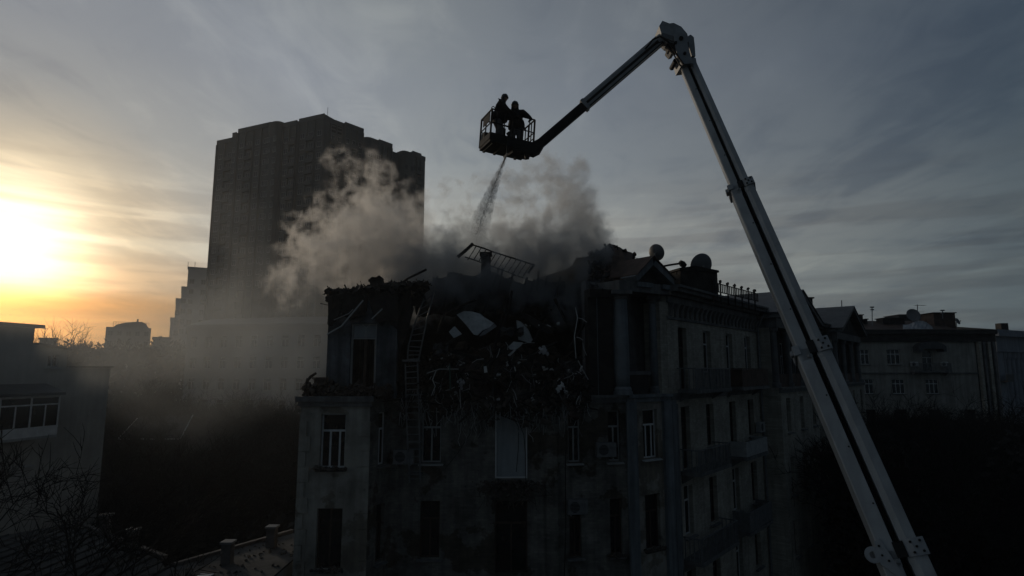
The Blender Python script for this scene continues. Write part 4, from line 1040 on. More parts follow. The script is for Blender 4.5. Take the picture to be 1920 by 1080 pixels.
# ------------------------------------------------------------------ air conditioners
def aircon(fr, u, z, label, m=None, w=.78):
    t = thing('air_conditioner', label, 'air conditioner', fr.w(u, .2, z))
    M_ = fr.M; mb = MB(); mb.box(u, u + w, .08, .36, z, z + .54, M_); mb.build('case', m or m_steel, t)
    g = MB()
    for k in range(9):
        g.box(u + .06, u + w * .62, .362, .372, z + .06 + k * .05, z + .075 + k * .05, M_)
    g.build('grille', m_steel, t)
    f = MB(); c = fr.w(u + w * .34, .361, z + .27); f.tube([c, c + fr.n * .003], .2, 16); f.build('fan', m_dark, t)
    for k in (u + .1, u + w - .14):
        b_ = MB(); b_.box(k, k + .04, 0.0, .36, z - .06, z - .001, M_); b_.build('bracket', m_steel, t)
    return t
aircon(fRet, fRet.len * .55, zB - .45 + .6 - 1.0, 'air conditioner below the narrow side window near the ladder', m_steel) if False else None
aircon(fC, .18, Z(868, 24.1), 'air conditioner on the dark wall beside the lower ladder')
aircon(fN, fN.upx(1112), Z(855, 24.4), 'air conditioner between the two narrow windows')
aircon(fN, fN.upx(1058), Z(960, 24.3), 'air conditioner hanging low beside the narrow window under the cable bundle')
aircon(fR, uR[3][0] + .9, 12.6, 'air conditioner on the right facade beside the drainpipe', m_oldframe)

# ------------------------------------------------------------------ things on the roof of the right facade
def dish(name, label, c, r, aim, mast, m=None, cat='satellite dish'):
    t = thing(name, label, cat, c - Vector((0, 0, mast)))
    q = Vector(aim).normalized().to_track_quat('Z', 'Y').to_matrix().to_4x4(); M_ = Matrix.Translation(c) @ q
    prof = []; n = 8
    mb = MB(); nn = 28
    for i in range(n + 1):
        rr_ = r * i / n
        for k in range(nn):
            th = 2 * math.pi * k / nn; mb.v.append(tuple(M_ @ Vector((rr_ * math.cos(th), rr_ * math.sin(th), 0.28 * r * (i / n) ** 2))))
    for i in range(n):
        for k in range(nn):
            k2 = (k + 1) % nn; mb.f.append((i*nn+k, i*nn+k2, (i+1)*nn+k2, (i+1)*nn+k))
    o_ = mb.build('reflector', m or m_dish, t, smooth=True)
    so = o_.modifiers.new('solid', 'SOLIDIFY'); so.thickness = 0.03 * r + .01
    k = MB(); k.tube([M_ @ Vector((0, -r * .95, .27 * r)), M_ @ Vector((0, -.2 * r, 1.0 * r))], .018 + .01 * r, 6); k.build('arm', m_steel, t)
    k = MB(); k.tube([M_ @ Vector((0, -.22 * r, .95 * r)), M_ @ Vector((0, -.1 * r, 1.12 * r))], .035 + .03 * r, 8); k.build('feed_horn', m_steel, t)
    k = MB(); b_ = M_ @ Vector((0, 0, -.06)); k.tube([b_, b_ + Vector((0, .0, -.15)), b_ - Vector((0, 0, mast))], .04 + .01 * r, 8); k.build('mast', m_steel, t)
    return t
dish('satellite_dish', 'large grey satellite dish above the rooftop box', P(1318, 498, 29.5), .60, (-.25, 1, .35), 1.2)
dish('satellite_dish', 'smaller satellite dish tucked behind the corner gable', P(1229, 474, 27.4), .40, (.75, .8, .35), .9)
# rooftop box (lift or vent housing)
t_ = thing('roof_vent_house', 'dark brick vent house on the roof under the large dish', 'vent house', P(1300, 540, 28.8))
c0, c1 = X(1264, 28.6, 520), X(1334, 29.4, 520)
M_ = Matrix.Translation(((c0 + c1) / 2, 29.0, 0)) @ Matrix.Rotation(math.atan2(rd.y, rd.x) * .35, 4, 'Z'); hw = (c1 - c0) / 2
mb = MB(); mb.box(-hw, hw, -.5, .9, 19.4, Z(512, 29), M_); mb.build('wall', m_soot, t_)
zt = Z(512, 29); mb = MB(); mb.prism([(-hw - .08, zt + .002), (hw + .08, zt + .002), (hw + .05, zt + .10), (-hw * .2, zt + .26), (-hw - .05, zt + .12)], -.56, .96, M_); mb.build('roof', m_char, t_)
c = P(1272, 510, 28.7); mb = MB(); mb.chunk(c, (.22, .2, .12), random.Random(3)); mb.build('vent_cap', m_char, t_)
# pipe with a cap
t_ = thing('vent_pipe', 'black elbow pipe with a round cap pointing over the roof beside the vent house', 'pipe', P(1268, 500, 28.2))
mb = MB(); mb.tube([P(1240, 500, 27.8), P(1255, 497, 28.0), P(1275, 494, 28.2)], .05, 8); mb.build('pipe', m_char, t_)
p0, p1 = P(1275, 493, 28.2), P(1284, 497, 28.3); mb = MB(); mb.tube([p0 + Vector((0, 0, .06)), p0.lerp(p1, .5), p1 + Vector((0, 0, -.05))], [.1, .16, .13], 12); mb.tube([p0.lerp(p1, .6), P(1278, 515, 28.3)], .05, 8); mb.build('cap', m_char, t_)
# iron railing with finials
t_ = thing('roof_railing', 'ornate iron railing along the roof edge to the right of the vent house', 'railing', P(1370, 545, 31))
fG = Fr((X(1336, 28.6, 535), 28.6), (X(1420, 33.0, 545), 33.0))
zr0, zr1 = 19.78, Z(529, 28.6)
zr1 = 16 + (zr1 - 16)
for z in (zr0 + .08, zr1):
    mb = MB(); mb.box(0, fG.len, -.02, .02, z - .02, z + .02, fG.M); mb.build('rail', m_char, t_)
n = 26
for i in range(n + 1):
    u = fG.len * i / n; mb = MB()
    if i % 4 == 0:
        mb.box(u - .03, u + .03, -.03, .03, zr0 - .5, zr1 + .06, fG.M); mb.chunk(fG.w(u, 0, zr1 + .12), (.07, .07, .08), rd_)
        mb.build('post', m_char, t_)
    else:
        mb.box(u - .022, u + .022, -.02, .02, zr0 + .05, zr1 - .021, fG.M); mb.build('baluster', m_char, t_)
# antenna masts
def antenna(label, px, py0, py1, Y, kind):
    t = thing('antenna', label, 'antenna', P(px, py1, Y)); a_, b_ = P(px, py1, Y), P(px, py0, Y); s_ = Y / 1120
    mb = MB(); mb.tube([a_ - Vector((0, 0, .5)), b_], .022 + Y * .0004, 5); mb.build('mast', m_steel, t)
    if kind == 'yagi':
        mb = MB(); mb.tube([b_ + Vector((-4 * s_, 0, -.1)), b_ + Vector((16 * s_, .3, -.1))], .02, 4); mb.build('boom', m_steel, t)
        for k in range(7):
            q = b_ + Vector(((-4 + 3.2 * k) * s_, .05, -.1)); mb = MB(); mb.tube([q + Vector((0, -.3, .0)), q + Vector((0, .3, .0))], .014, 4); mb.build('element', m_steel, t)
        mb = MB(); q = b_ + Vector((0, 0, -.9)); mb.tube([q, q + Vector((14 * s_, .2, 0))], .02, 4); mb.build('boom', m_steel, t)
    elif kind == 'head':
        for dz_, w in ((0, 3.2), (-.3, 2.6)):
            mb = MB(); q = b_ + Vector((0, 0, dz_)); mb.box(q.x - w * s_, q.x + w * s_, q.y - .1, q.y + .1, q.z - .07, q.z + .07); mb.build('element', m_steel, t)
    return t
antenna('thin bare antenna pole on the gabled far roof', 1578, 563, 580, 58, 'none')
antenna('antenna pole with a small stacked head on the low far roof', 1635, 576, 604, 72, 'head')
antenna('antenna pole with horizontal comb above the round dish', 1720, 571, 592, 73, 'yagi')
antenna('stubby antenna on the brown roof house', 1767, 582, 590, 73, 'head')
# ------------------------------------------------------------------ aerial lift
LF = thing('aerial_lift', 'white telescopic fire service lift boom with a knuckle and a rescue cage', 'aerial lift', (10.7, 8.8, 0))
K = at(1284, 105, 19.5); Bt = at(1694, 1045, 13.0)
e = (Bt - K).normalized(); LT = (Bt - K).length
mid = (K + Bt) / 2
vw = (Vector((0, 0, CAMZ)) - mid).normalized()
s_ax = e.cross(vw).normalized()
if s_ax.x < 0: s_ax = -s_ax
n_ax = e.cross(s_ax).normalized()
if n_ax.dot(vw) < 0: n_ax = -n_ax
# turn the boom a little about its axis so the right beam shows a bevelled flank
ct, st_ = math.cos(R(-8)), math.sin(R(-8))
s_ax, n_ax = s_ax * ct + n_ax * st_, n_ax * ct - s_ax * st_
BM = Matrix(((s_ax.x, n_ax.x, e.x, K.x), (s_ax.y, n_ax.y, e.y, K.y), (s_ax.z, n_ax.z, e.z, K.z), (0, 0, 0, 1)))
def t_of(py, px):
    # distance along the boom whose picture row is py
    lo, hi = -3.0, LT + 14
    f_ = lambda t: (lambda q: 540 - F * ((q - Vector((0,0,CAMZ))).dot(Vector((0,-sp_,cp)))) / ((q - Vector((0,0,CAMZ))).dot(Vector((0,cp,sp_)))))(K + e * t)
    for _ in range(60):
        m_ = (lo + hi) / 2
        if f_(m_) < py: lo = m_
        else: hi = m_
    return lo
t1, t2, t3 = t_of(345, 0), t_of(650, 0), t_of(1030, 0)
tend = (K.z - 2.3) / -e.z
secs = [(0.15, t1 + .3, .54), (t1, t2 + .3, .66), (t2, t3 + .3, .78), (t3, tend, .90)]
def beam_profile(w, dpt):
    g = .055 * w / .6; b = w * .16
    left = [(-w/2, -dpt), (-w/2, -.02), (-w/2 + .03, 0), (-g - .01, 0), (-g, -.02), (-g, -dpt)]
    right = [(g, -dpt), (g, -.05), (g + b, 0.0), (w/2 - .02, -.02), (w/2, -.05), (w/2, -dpt)]
    return left, right, g
for i, (ta, tb, w) in enumerate(secs):
    dpt = w * .95
    left, right, g = beam_profile(w, dpt)
    mb = MB(); mb.prism(left, ta, tb, BM, axis='z'); mb.prism(right, ta, tb, BM, axis='z')
    mb.box(-g, g, -dpt - .0, -dpt * .45, ta + .01, tb - .01, BM)
    o = mb.build('boom_section', m_paint, LF)
    ch = MB()
    # hose and cable bundle lying in the slot
    for k in range(3):
        x = -g * .7 + k * g * .6
        ch.tube([BM @ Vector((x, -dpt * .33, ta + .05)), BM @ Vector((x, -dpt * .33, tb - .05))], g * .32, 6)
    ch.box(-g + .002, g - .002, -dpt * .449, -dpt * .38, ta + .02, tb - .02, BM)
    ch.build('cable_bundle', m_rubber, o)
    # row of small bolts / marks
    for k in range(3):
        tt = ta + (tb - ta) * (.25 + .25 * k); q = MB(); q.tube([BM @ Vector((-w * .16, 0, tt)), BM @ Vector((-w * .16, .012, tt))], .02, 8); q.build('bolt', m_rubber, o)
def collar(t, w, ln):
    left, right, g = beam_profile(w, w)
    sc = (w + .10) / w
    mb = MB()
    L_ = [(a_ * sc, b_ + (.05 if b_ > -w * .5 else -.03)) for a_, b_ in left]; R_ = [(a_ * sc if a_ > g * 1.2 else a_ * 1.3, b_ + (.05 if b_ > -w * .5 else -.03)) for a_, b_ in right]
    mb.prism(R_, t - ln / 2, t + ln / 2, BM, axis='z')
    L2 = [(-w/2 - .05, -w), (-w/2 - .05, .03), (-w/2 + .10, .045), (-w/2 + .10, -w)]
    mb.prism(L2, t - ln * .35, t + ln * .35, BM, axis='z')
    o = mb.build('collar', m_paint2, LF)
    k = MB(); k.box(-g * 1.25, g * 1.25, -w * .4, .02, t - ln * .45, t + ln * .45, BM); k.build('guide_block', m_rubber, o)
    for (a_, b_) in ((.2, -.3), (.2, .3), (.85, -.3), (.85, .3), (.5, 0)):
        x = g + (w/2 - g) * (.25 + .75 * a_); q = MB(); c = BM @ Vector((x, .035, t + b_ * ln)); q.tube([c, c + n_ax * .035], .026, 8); q.build('bolt', m_rubber, o)
    q = MB(); q.box(-w/2 - .12, -w/2 - .051, -.3, -.1, t - .06, t + .06, BM); q.build('lug', m_paint2, o)
    q = MB(); c = BM @ Vector((-g * 1.6, .02, t + ln * .62)); q.box(-.05, .05, -.02, .05, -.03, .03, Matrix.Translation(c)); q.build('stop', m_paint2, o)
    return o
collar(t1, .66, .26); collar(t2, .78, .36); collar(t3, .90, .34)
# lug plate near the lower collar, an eye with a hole
tl = t_of(1020, 0); w = .78
mb = MB(); ring = []
ci = (-w/2 - .14, tl + .12)
n = 20
for k in range(n):
    th = 2 * math.pi * k / n; ring.append((ci[0] + .155 * math.cos(th), ci[1] + .165 * math.sin(th)))
inner = [(ci[0] + .068 * math.cos(2 * math.pi * k / n), ci[1] + .068 * math.sin(2 * math.pi * k / n)) for k in range(n)]
for y in (-.02, .045):
    mb.v += [tuple(BM @ Vector((p[0], y, p[1]))) for p in ring]; mb.v += [tuple(BM @ Vector((p[0], y, p[1]))) for p in inner]
for k in range(n):
    k2 = (k + 1) % n
    mb.f += [(k, k2, n + k2, n + k), (2*n + k, 3*n + k, 3*n + k2, 2*n + k2), (k, 2*n + k, 2*n + k2, k2), (n + k, n + k2, 3*n + k2, 3*n + k)]
mb.prism([(-w/2 - .02, tl - .12), (-w/2 + .10, tl - .16), (-.12, tl + .62), (-.10, tl + .80), (-w/2 + .02, tl + .42), (-w/2 - .08, tl + .30)], .004, .04, BM)
o = mb.build('lug_plate', m_paint2, LF)
for (x, z) in ((-w/2 + .03, tl - .02), (-w/2 + .02, tl + .16), (-w/2 + .1, tl + .28)):
    q = MB(); c = BM @ Vector((x, .04, z)); q.tube([c, c + n_ax * .02], .024, 8); q.build('bolt', m_rubber, o)
q = MB(); q.box(-.30, -.05, .004, .11, tl + .80, tl + .86, BM); q.build('bracket', m_paint2, o)
# pedestal and chassis deck the boom stands on
base = K + e * tend
mb = MB(); mb.lathe([(1.05, 0), (1.05, .25), (.75, .3), (.65, .9), (.8, 1.0)], (base.x, base.y, 1.4), 20); mb.build('turntable', m_paint2, LF)
mb = MB(); mb.box(base.x - 1.25, base.x + 1.25, base.y - 4.8, base.y + 4.6, .75, 1.39); mb.build('chassis', m_rubber, LF)
for sx in (-1.05, 1.05):
    for yy in (-3.6, -2.3, 3.0):
        mb = MB(); c = Vector((base.x + sx, base.y + yy, .52)); mb.tube([c - Vector((.16, 0, 0)), c + Vector((.16, 0, 0))], .515, 18); mb.build('wheel', m_rubber, LF)

# knuckle: plates and housing
def plate(name, px, Y0, Y1, m, parent=LF):
    mb = MB(); pts = [at(a_, b_, (Y0 + Y1) / 2) for a_, b_ in px]
    mb.prism([(p.x, p.z) for p in pts], Y0, Y1); return mb.build(name, m, parent)
kn = plate('knuckle_housing', [(1232, 58), (1238, 48), (1251, 53), (1259, 52), (1273, 59), (1284, 72), (1287, 86), (1279, 94), (1262, 92), (1248, 86), (1237, 75)], 19.25, 19.85, m_paint2)
plate('hinge_plate', [(1263, 66), (1276, 63), (1287, 78), (1294, 106), (1298, 120), (1279, 122), (1270, 108), (1266, 90)], 19.12, 19.24, m_paint2, kn)
plate('hinge_plate', [(1263, 66), (1276, 63), (1287, 78), (1294, 106), (1298, 120), (1279, 122), (1270, 108), (1266, 90)], 19.86, 19.98, m_paint2, kn)
plate('cylinder_guard', [(1286, 75), (1291, 72), (1297, 77), (1299, 96), (1300, 112), (1293, 112), (1288, 94)], 19.3, 19.8, m_paint2, kn)
plate('end_block', [(1266, 110), (1280, 118), (1299, 118), (1301, 129), (1272, 133)], 19.22, 19.9, m_paint2, kn)
plate('valve_block', [(1248, 86), (1264, 88), (1270, 98), (1262, 101), (1252, 97)], 19.2, 19.5, m_rubber, kn)
plate('rib', [(1240, 62), (1268, 70), (1282, 84), (1278, 88), (1262, 78), (1239, 68)], 19.18, 19.249, m_steel, kn)
plate('bracket', [(1252, 88), (1266, 92), (1262, 104), (1256, 106), (1249, 98)], 19.3, 19.7, m_steel, kn)
mb = MB(); c = at(1265, 117, 19.4); mb.tube([c + Vector((0, -.12, 0)), c + Vector((0, .4, 0))], .085, 14); mb.build('hose_reel', m_rubber, kn)
for (a_, b_, r_) in ((1277, 72, .075), (1267, 80, .05), (1284, 100, .055)):
    c = at(a_, b_, 19.1); mb = MB(); mb.tube([c + Vector((0, -.03, 0)), c + Vector((0, .06, 0))], r_, 14); mb.build('pin', m_rubber, kn)
mb = MB(); mb.tube([at(1210, 92, 19.3), at(1224, 74, 19.2), at(1238, 68, 19.15), at(1252, 78, 19.15), at(1270, 104, 19.1), at(1282, 122, 19.0)], .035, 6); mb.tube([at(1212, 98, 19.3), at(1228, 82, 19.2), at(1242, 78, 19.15), at(1262, 100, 19.1), at(1276, 124, 19.0)], .028, 6); mb.build('hose', m_rubber, kn)

# jib arm down to the cage
J0 = at(1240, 74, 19.55); J1 = at(1004, 277, 19.9)
je = (J1 - J0).normalized(); js = je.cross(Vector((0, 1, 0))).normalized()
if js.z < 0: js = -js
jn = je.cross(js).normalized()
if jn.y > 0: jn = -jn
JM = Matrix(((js.x, jn.x, je.x, J0.x), (js.y, jn.y, je.y, J0.y), (js.z, jn.z, je.z, J0.z), (0, 0, 0, 1)))
JL = (J1 - J0).length
mb = MB(); mb.prism([(-.17, -.16), (.17, -.16), (.17, .13), (.13, .16), (-.13, .16), (-.17, .13)], -.1, JL * .62, JM, axis='z'); mb.build('jib_outer', m_paint2, LF)
mb = MB(); mb.prism([(-.145, -.14), (.145, -.14), (.145, .11), (.115, .135), (-.115, .135), (-.145, .11)], JL * .4, JL + .12, JM, axis='z'); jb = mb.build('jib_inner', m_cage, LF)
mb = MB(); mb.box(-.055, .03, .161, .175, 0.2, JL * .61, JM); mb.build('cable_track', m_rubber, jb)
mb = MB(); mb.box(.10, .195, -.10, .10, .1, JL * .6, JM); mb.tube([JM @ Vector((-.15, .14, .1)), JM @ Vector((-.17, .15, JL * .95))], .022, 6); mb.build('hose_tray', m_rubber, jb)
mb = MB(); mb.prism([(-.2, -.19), (.2, -.19), (.2, .19), (-.2, .19)], JL * .6, JL * .6 + .12, JM, axis='z'); mb.build('collar', m_paint2, LF)
# elbow joining jib to cage
el = plate('cage_mount', [(1012, 262), (1019, 275), (1012, 287), (1000, 293), (985, 288), (962, 284), (962, 274), (985, 277), (996, 270)], 19.75, 20.05, m_cage)
plate('swivel', [(982, 286), (994, 287), (992, 297), (985, 298)], 19.8, 20.0, m_rubber, el)
# ------------------------------------------------------------------ cage
th_c = R(24.0)
C0 = at(919, 259, 19.3)                # near floor corner
cu = Vector((math.cos(th_c), math.sin(th_c), 0)); cv = Vector((-math.sin(th_c), math.cos(th_c), 0))
tilt = R(4.0)
CM = Matrix(((cu.x, cv.x, 0, C0.x), (cu.y, cv.y, 0, C0.y), (0, 0, 1, C0.z), (0, 0, 0, 1))) @ Matrix.Rotation(tilt, 4, 'Y')
CL, CW, CH = 1.62, 1.0, 1.06
mb = MB(); mb.box(0, CL, 0, CW, -.10, 0.0, CM)
for k in range(4): mb.box(.1 + k * .4, .18 + k * .4, .05, CW - .05, -.16, -.101, CM)
cg = mb.build('cage', m_cage, LF)
def cbar(name, a_, b_, r_=.028): q = MB(); q.tube([CM @ Vector(a_), CM @ Vector(b_)], r_, 6); q.build(name, m_cage, cg)
cor_ = [(0, 0), (CL, 0), (CL, CW), (0, CW)]
for i in range(4):
    a_, b_ = cor_[i], cor_[(i + 1) % 4]
    for z in (CH, CH * .55): cbar('rail', (*a_, z), (*b_, z), .03 if z == CH else .022)
    cbar('post', (*a_, 0), (*a_, CH), .034)
    m_ = ((a_[0] + b_[0]) / 2, (a_[1] + b_[1]) / 2); cbar('post', (*m_, 0), (*m_, CH), .024)
for k in (.12, .3, .88, .7): cbar('post', (CL * k, 0, 0), (CL * k, 0, CH), .018)
cbar('post', (CL, .25, 0), (CL, .25, CH), .02); cbar('post', (CL, .75, 0), (CL, .75, CH), .02)
cbar('brace', (CL, 0, CH * .35), (CL, CW, CH * .35), .02)
# kick boards and side panels
for (a_, b_, c_, d_, z0, z1) in ((.03, CL - .03, -.02, .0, .0, .22), (.03, CL - .03, CW, CW + .02, 0, .22), (-.02, 0, .03, CW - .03, .0, .24), (CL, CL + .02, .03, CW - .03, 0, .18)):
    q = MB(); q.box(a_, b_, c_, d_, z0, z1, CM); q.build('kick_board', m_cage, cg)
q = MB(); q.box(-.035, -.01, .12, .72, .66, .98, CM); q.build('side_panel', m_cage, cg)
q = MB(); q.box(.02, .30, CW - .32, CW - .05, .02, .50, CM); q.build('control_box', m_cage, cg)
q = MB()
for k in range(7):
    a_ = math.pi * k / 6; 
q.tube([CM @ Vector((.04 + .07 * math.cos(math.pi * k / 8), .01, CH + .0 + .1 * math.sin(math.pi * k / 8))) for k in range(9)], .014, 5); q.build('hoop', m_cage, cg)
q = MB(); q.box(.70, .86, CW - .22, CW - .04, .02, .86, CM); q.build('hose_rack', m_cage, cg)
q = MB(); q.box(.9, 1.6, .1, .5, -.26, -.161, CM); q.build('under_frame', m_cage, cg)
# water monitor under the front
mc = CM @ Vector((.62, -.12, .10))
q = MB(); q.tube([CM @ Vector((.62, .0, .3)), CM @ Vector((.62, -.14, .3)), mc], .05, 8); mnt = q.build('water_monitor', m_cage, LF)
jet0 = at(951, 287, 19.35)
q = MB(); q.tube([mc + Vector((0, 0, .02)), mc.lerp(jet0, .5), jet0], [.05, .045, .03], 10); q.build('nozzle', m_cage, mnt)

# ------------------------------------------------------------------ firefighters
def skin_body(name, joints, edges, radii, m, parent, sub=1):
    me = bpy.data.meshes.new(name)
    off = parent_offset(parent)
    me.from_pydata([tuple(Vector(j) - off) for j in joints], edges, [])
    me.materials.append(m)
    o = bpy.data.objects.new(name, me); COL.objects.link(o)
    sk = o.modifiers.new('skin', 'SKIN')
    sk.use_smooth_shade = True
    ss = o.modifiers.new('sub', 'SUBSURF'); ss.levels = sub; ss.render_levels = sub
    d = me.skin_vertices[0].data
    for i, r_ in enumerate(radii): d[i].radius = (r_, r_); d[i].use_root = (i == 0)
    dg = bpy.context.evaluated_depsgraph_get()
    me2 = bpy.data.meshes.new_from_object(o.evaluated_get(dg))
    o.modifiers.clear(); o.data = me2; o.parent = parent
    for p in me2.polygons: p.use_smooth = True
    return o
def person(label, foot, face, lean, head_dz, hl, hr, scale=1.0, twist=0.0, crouch=0.0):
    """foot: point between the boots; face: heading; hl, hr: hand targets in world space"""
    t = thing('person', label, 'person', foot)
    f_ = Vector((math.cos(face), math.sin(face), 0)); r_ = Vector((f_.y, -f_.x, 0)); u = Vector((0, 0, 1))
    def pt(fwd, right, up): return foot + f_ * fwd * scale + r_ * right * scale + u * up * scale
    hip = pt(-.06 - crouch * .3, 0, .93 - crouch * .25)
    sl_, cl = math.sin(lean), math.cos(lean)
    def sp(d, right, fw=0): return hip + (u * cl + f_ * sl_) * d * scale + r_ * right * scale + f_ * fw * scale
    J = []; E = []; RR = []
    def add(p, r0, par=None):
        J.append(p); RR.append(r0 * scale); i = len(J) - 1
        if par is not None: E.append((par, i))
        return i
    pel = add(hip, .20); wai = add(sp(.20, 0), .23, pel); che = add(sp(.40, 0), .25, wai); nk = add(sp(.56, 0), .085, che)
    hd = sp(.56, 0) + u * .07 * scale + f_ * (.03 + .5 * sl_ * .1) * scale
    n2 = add(hd, .06, nk)
    hc = hd + (u * .10 + f_ * .035) * scale + u * head_dz
    h1 = add(hc, .09, n2)
    for sg, hand in ((-1, hl), (1, hr)):
        sh = add(sp(.49, sg * .26), .13, che)
        shp = J[sh]; el_ = shp.lerp(hand, .5) + (-u * .12 + r_ * sg * .16) * scale
        eb = add(el_, .09, sh); wr = add(el_.lerp(hand, .82), .055, eb); pa = add(hand, .036, wr)
        d = (hand - el_).normalized(); sd = d.cross(u).normalized()
        for k in range(4):
            b0 = add(hand + d * .035 + sd * (k - 1.5) * .022, .013, pa); b1 = add(hand + d * (.07 + .008 * (1 - abs(k - 1.3))) + sd * (k - 1.5) * .023 - u * .014, .010, b0); add(J[b1] - u * .03 + d * .006, .009, b1)
        tb = add(hand + sd * (-sg) * .045 + d * .01, .013, pa); add(J[tb] + d * .03 - u * .012, .011, tb)
    for sg in (-1, 1):
        a_ = add(sp(-.05, sg * .12), .14, pel); kn_ = add(pt(.03 + crouch * .1, sg * .13, .50), .085, a_); an = add(pt(-.04, sg * .14, .11), .058, kn_); add(pt(.15, sg * .16, .055), .05, an)
    skin_body('body', J, E, RR, m_cloth, t)
    # face
    q = MB(); q.lathe([(.02, -.115), (.06, -.10), (.082, -.04), (.088, .02), (.08, .07), (.05, .105)], (hc.x, hc.y, hc.z), 14)
    for sg in (-1, 1):
        q.chunk(hc + r_ * sg * .088 * scale - u * .01, (.012, .02, .03), random.Random(1))
    q.chunk(hc + f_ * .095 - u * .02, (.016, .016, .024), random.Random(2))
    hm = q.build('head', m_skin, t, smooth=True)
    for sg in (-1, 1):
        q = MB(); c = hc + f_ * .078 + r_ * sg * .032 + u * .005; q.lathe([(.004, -.008), (.011, 0), (.004, .008)], tuple(c), 8); q.build('eye', m_rubber, hm)
    q = MB(); c = hc + f_ * .083 - u * .06; q.tube([c - r_ * .022, c + r_ * .022], .006, 5); q.build('mouth', m_brown, hm)
    # helmet with brim, comb and neck curtain
    q = MB(); hb = hc + u * .02
    q.lathe([(.135, .0), (.138, .02), (.122, .03), (.118, .07), (.095, .115), (.05, .14), (.01, .147)], (hb.x, hb.y, hb.z), 18)
    q.prism([(-.10, .11), (.09, .11), (.05, .158), (-.05, .158)], -.012, .012, Matrix.Translation(hb) @ Matrix.Rotation(face, 4, 'Z'))
    hel = q.build('helmet', m_helm, t, smooth=False)
    q = MB()
    for k in range(9):
        a_ = face + math.pi * (.45 + 1.1 * k / 9); b_ = face + math.pi * (.45 + 1.1 * (k + 1) / 9)
        q.slab([hb + Vector((math.cos(a_) * .125, math.sin(a_) * .125, 0)), hb + Vector((math.cos(b_) * .125, math.sin(b_) * .125, 0)), hb + Vector((math.cos(b_) * .14, math.sin(b_) * .14, -.17)), hb + Vector((math.cos(a_) * .14, math.sin(a_) * .14, -.17))], (0, 0, .008))
    q.build('neck_curtain', m_cloth, hel)
    # lighter trousers over the thighs and a reflective band round the jacket
    for sg in (-1, 1):
        a_ = sp(-.08, sg * .10); k_ = pt(.03 + crouch * .1, sg * .13, .50); b_ = pt(-.03, sg * .14, .16)
        q = MB(); q.tube([a_, a_.lerp(k_, .5), k_, b_], [.155 * scale, .145 * scale, .12 * scale, .105 * scale], 12); q.build('trouser_leg', m_trous, t, smooth=True)
        q = MB(); c = pt(.03, sg * .15, .0); q.prism([(-.13, .0), (.20, .0), (.20, .06), (.08, .12), (.04, .22), (-.11, .22)], -.055, .055, Matrix.Translation(c) @ Matrix.Rotation(face, 4, 'Z')); q.build('boot', m_rubber, t)
    q = MB(); c = sp(.13, 0); q.lathe([(.30, -.20), (.295, -.02), (.27, .08)], (c.x, c.y, c.z), 16); q.build('jacket_skirt', m_cloth, t, smooth=True)
    return t
fl = 0.0
pA = CM @ Vector((.50, .36, .0)); pB = CM @ Vector((1.14, .38, .0))
person('firefighter in dark gear standing tallest in the cage, turned sideways', pA, R(-8), R(16), 0.02,
       CM @ Vector((.88, .26, CH + .04)), CM @ Vector((.86, .02, CH + .04)), 1.02)
person('firefighter in dark gear stooping over the cage rail beside the jib arm', pB, R(-100), R(30), -0.02,
       CM @ Vector((1.46, .04, CH - .02)), CM @ Vector((.92, .0, CH - .06)), 1.0, crouch=.25)

# ------------------------------------------------------------------ water jet
rw_ = random.Random(8)
J_a = jet0; J_b = at(893, 440, 26.5)
jd = (J_b - J_a)
mb = MB()
sx = Vector((1, 0, 0)); sy = jd.normalized().cross(sx).normalized()
for i in range(2200):
    t = rw_.random() ** .75
    spread = .03 + .5 * t ** 1.2
    a_ = rw_.uniform(0, 6.283); q = spread * abs(rw_.gauss(0, .55))
    c = J_a + jd * t + Vector((0, 0, .35 * t * (1 - t))) + sx * q * math.cos(a_) + sy * q * math.sin(a_)
    ln = rw_.uniform(.015, .07) * (1 - .3 * t); r_ = rw_.uniform(.0015, .0045) * (1 + 1.0 * t)
    d = (jd.normalized() + Vector((rw_.gauss(0, .10), rw_.gauss(0, .10), rw_.gauss(0, .10)))).normalized() * ln
    p = d.orthogonal().normalized() * r_; p2 = d.normalized().cross(p)
    o = len(mb.v)
    mb.v += [tuple(c - d), tuple(c + p), tuple(c + p2), tuple(c - p - p2), tuple(c + d)]
    mb.f += [(o, o+1, o+2), (o, o+2, o+3), (o, o+3, o+1), (o+4, o+2, o+1), (o+4, o+3, o+2), (o+4, o+1, o+3)]
core = [J_a + jd * t + Vector((0, 0, .35 * t * (1 - t))) for t in (0, .04, .08, .12)]
mb.tube(core, [.03, .032, .025, .006], 8)
wj = tag(mb.build('water_jet', m_water), 'grey jet of water spraying down from the cage into the smoke', 'water jet')
m = bpy.data.materials.new('spray_mist'); m.use_nodes = True; nt = m.node_tree; nt.nodes.clear()
g_ = nt.nodes.new('ShaderNodeNewGeometry'); n_ = nt.nodes.new('ShaderNodeTexNoise'); n_.inputs['Scale'].default_value = 4.5; n_.inputs['Detail'].default_value = 4
mp_ = nt.nodes.new('ShaderNodeMapRange'); mp_.inputs['From Min'].default_value = .42; mp_.inputs['From Max'].default_value = .62; mp_.inputs['To Min'].default_value = .15; mp_.inputs['To Max'].default_value = 2.1
pv_ = nt.nodes.new('ShaderNodeVolumePrincipled'); pv_.inputs['Color'].default_value = (.5, .5, .51, 1); pv_.inputs['Anisotropy'].default_value = .2
ou_ = nt.nodes.new('ShaderNodeOutputMaterial')
nt.links.new(g_.outputs['Position'], n_.inputs['Vector']); nt.links.new(n_.outputs[0], mp_.inputs['Value']); ds_ = nt.nodes.new('ShaderNodeVectorMath'); ds_.operation = 'DISTANCE'; ds_.inputs[1].default_value = J_a; nt.links.new(g_.outputs['Position'], ds_.inputs[0])
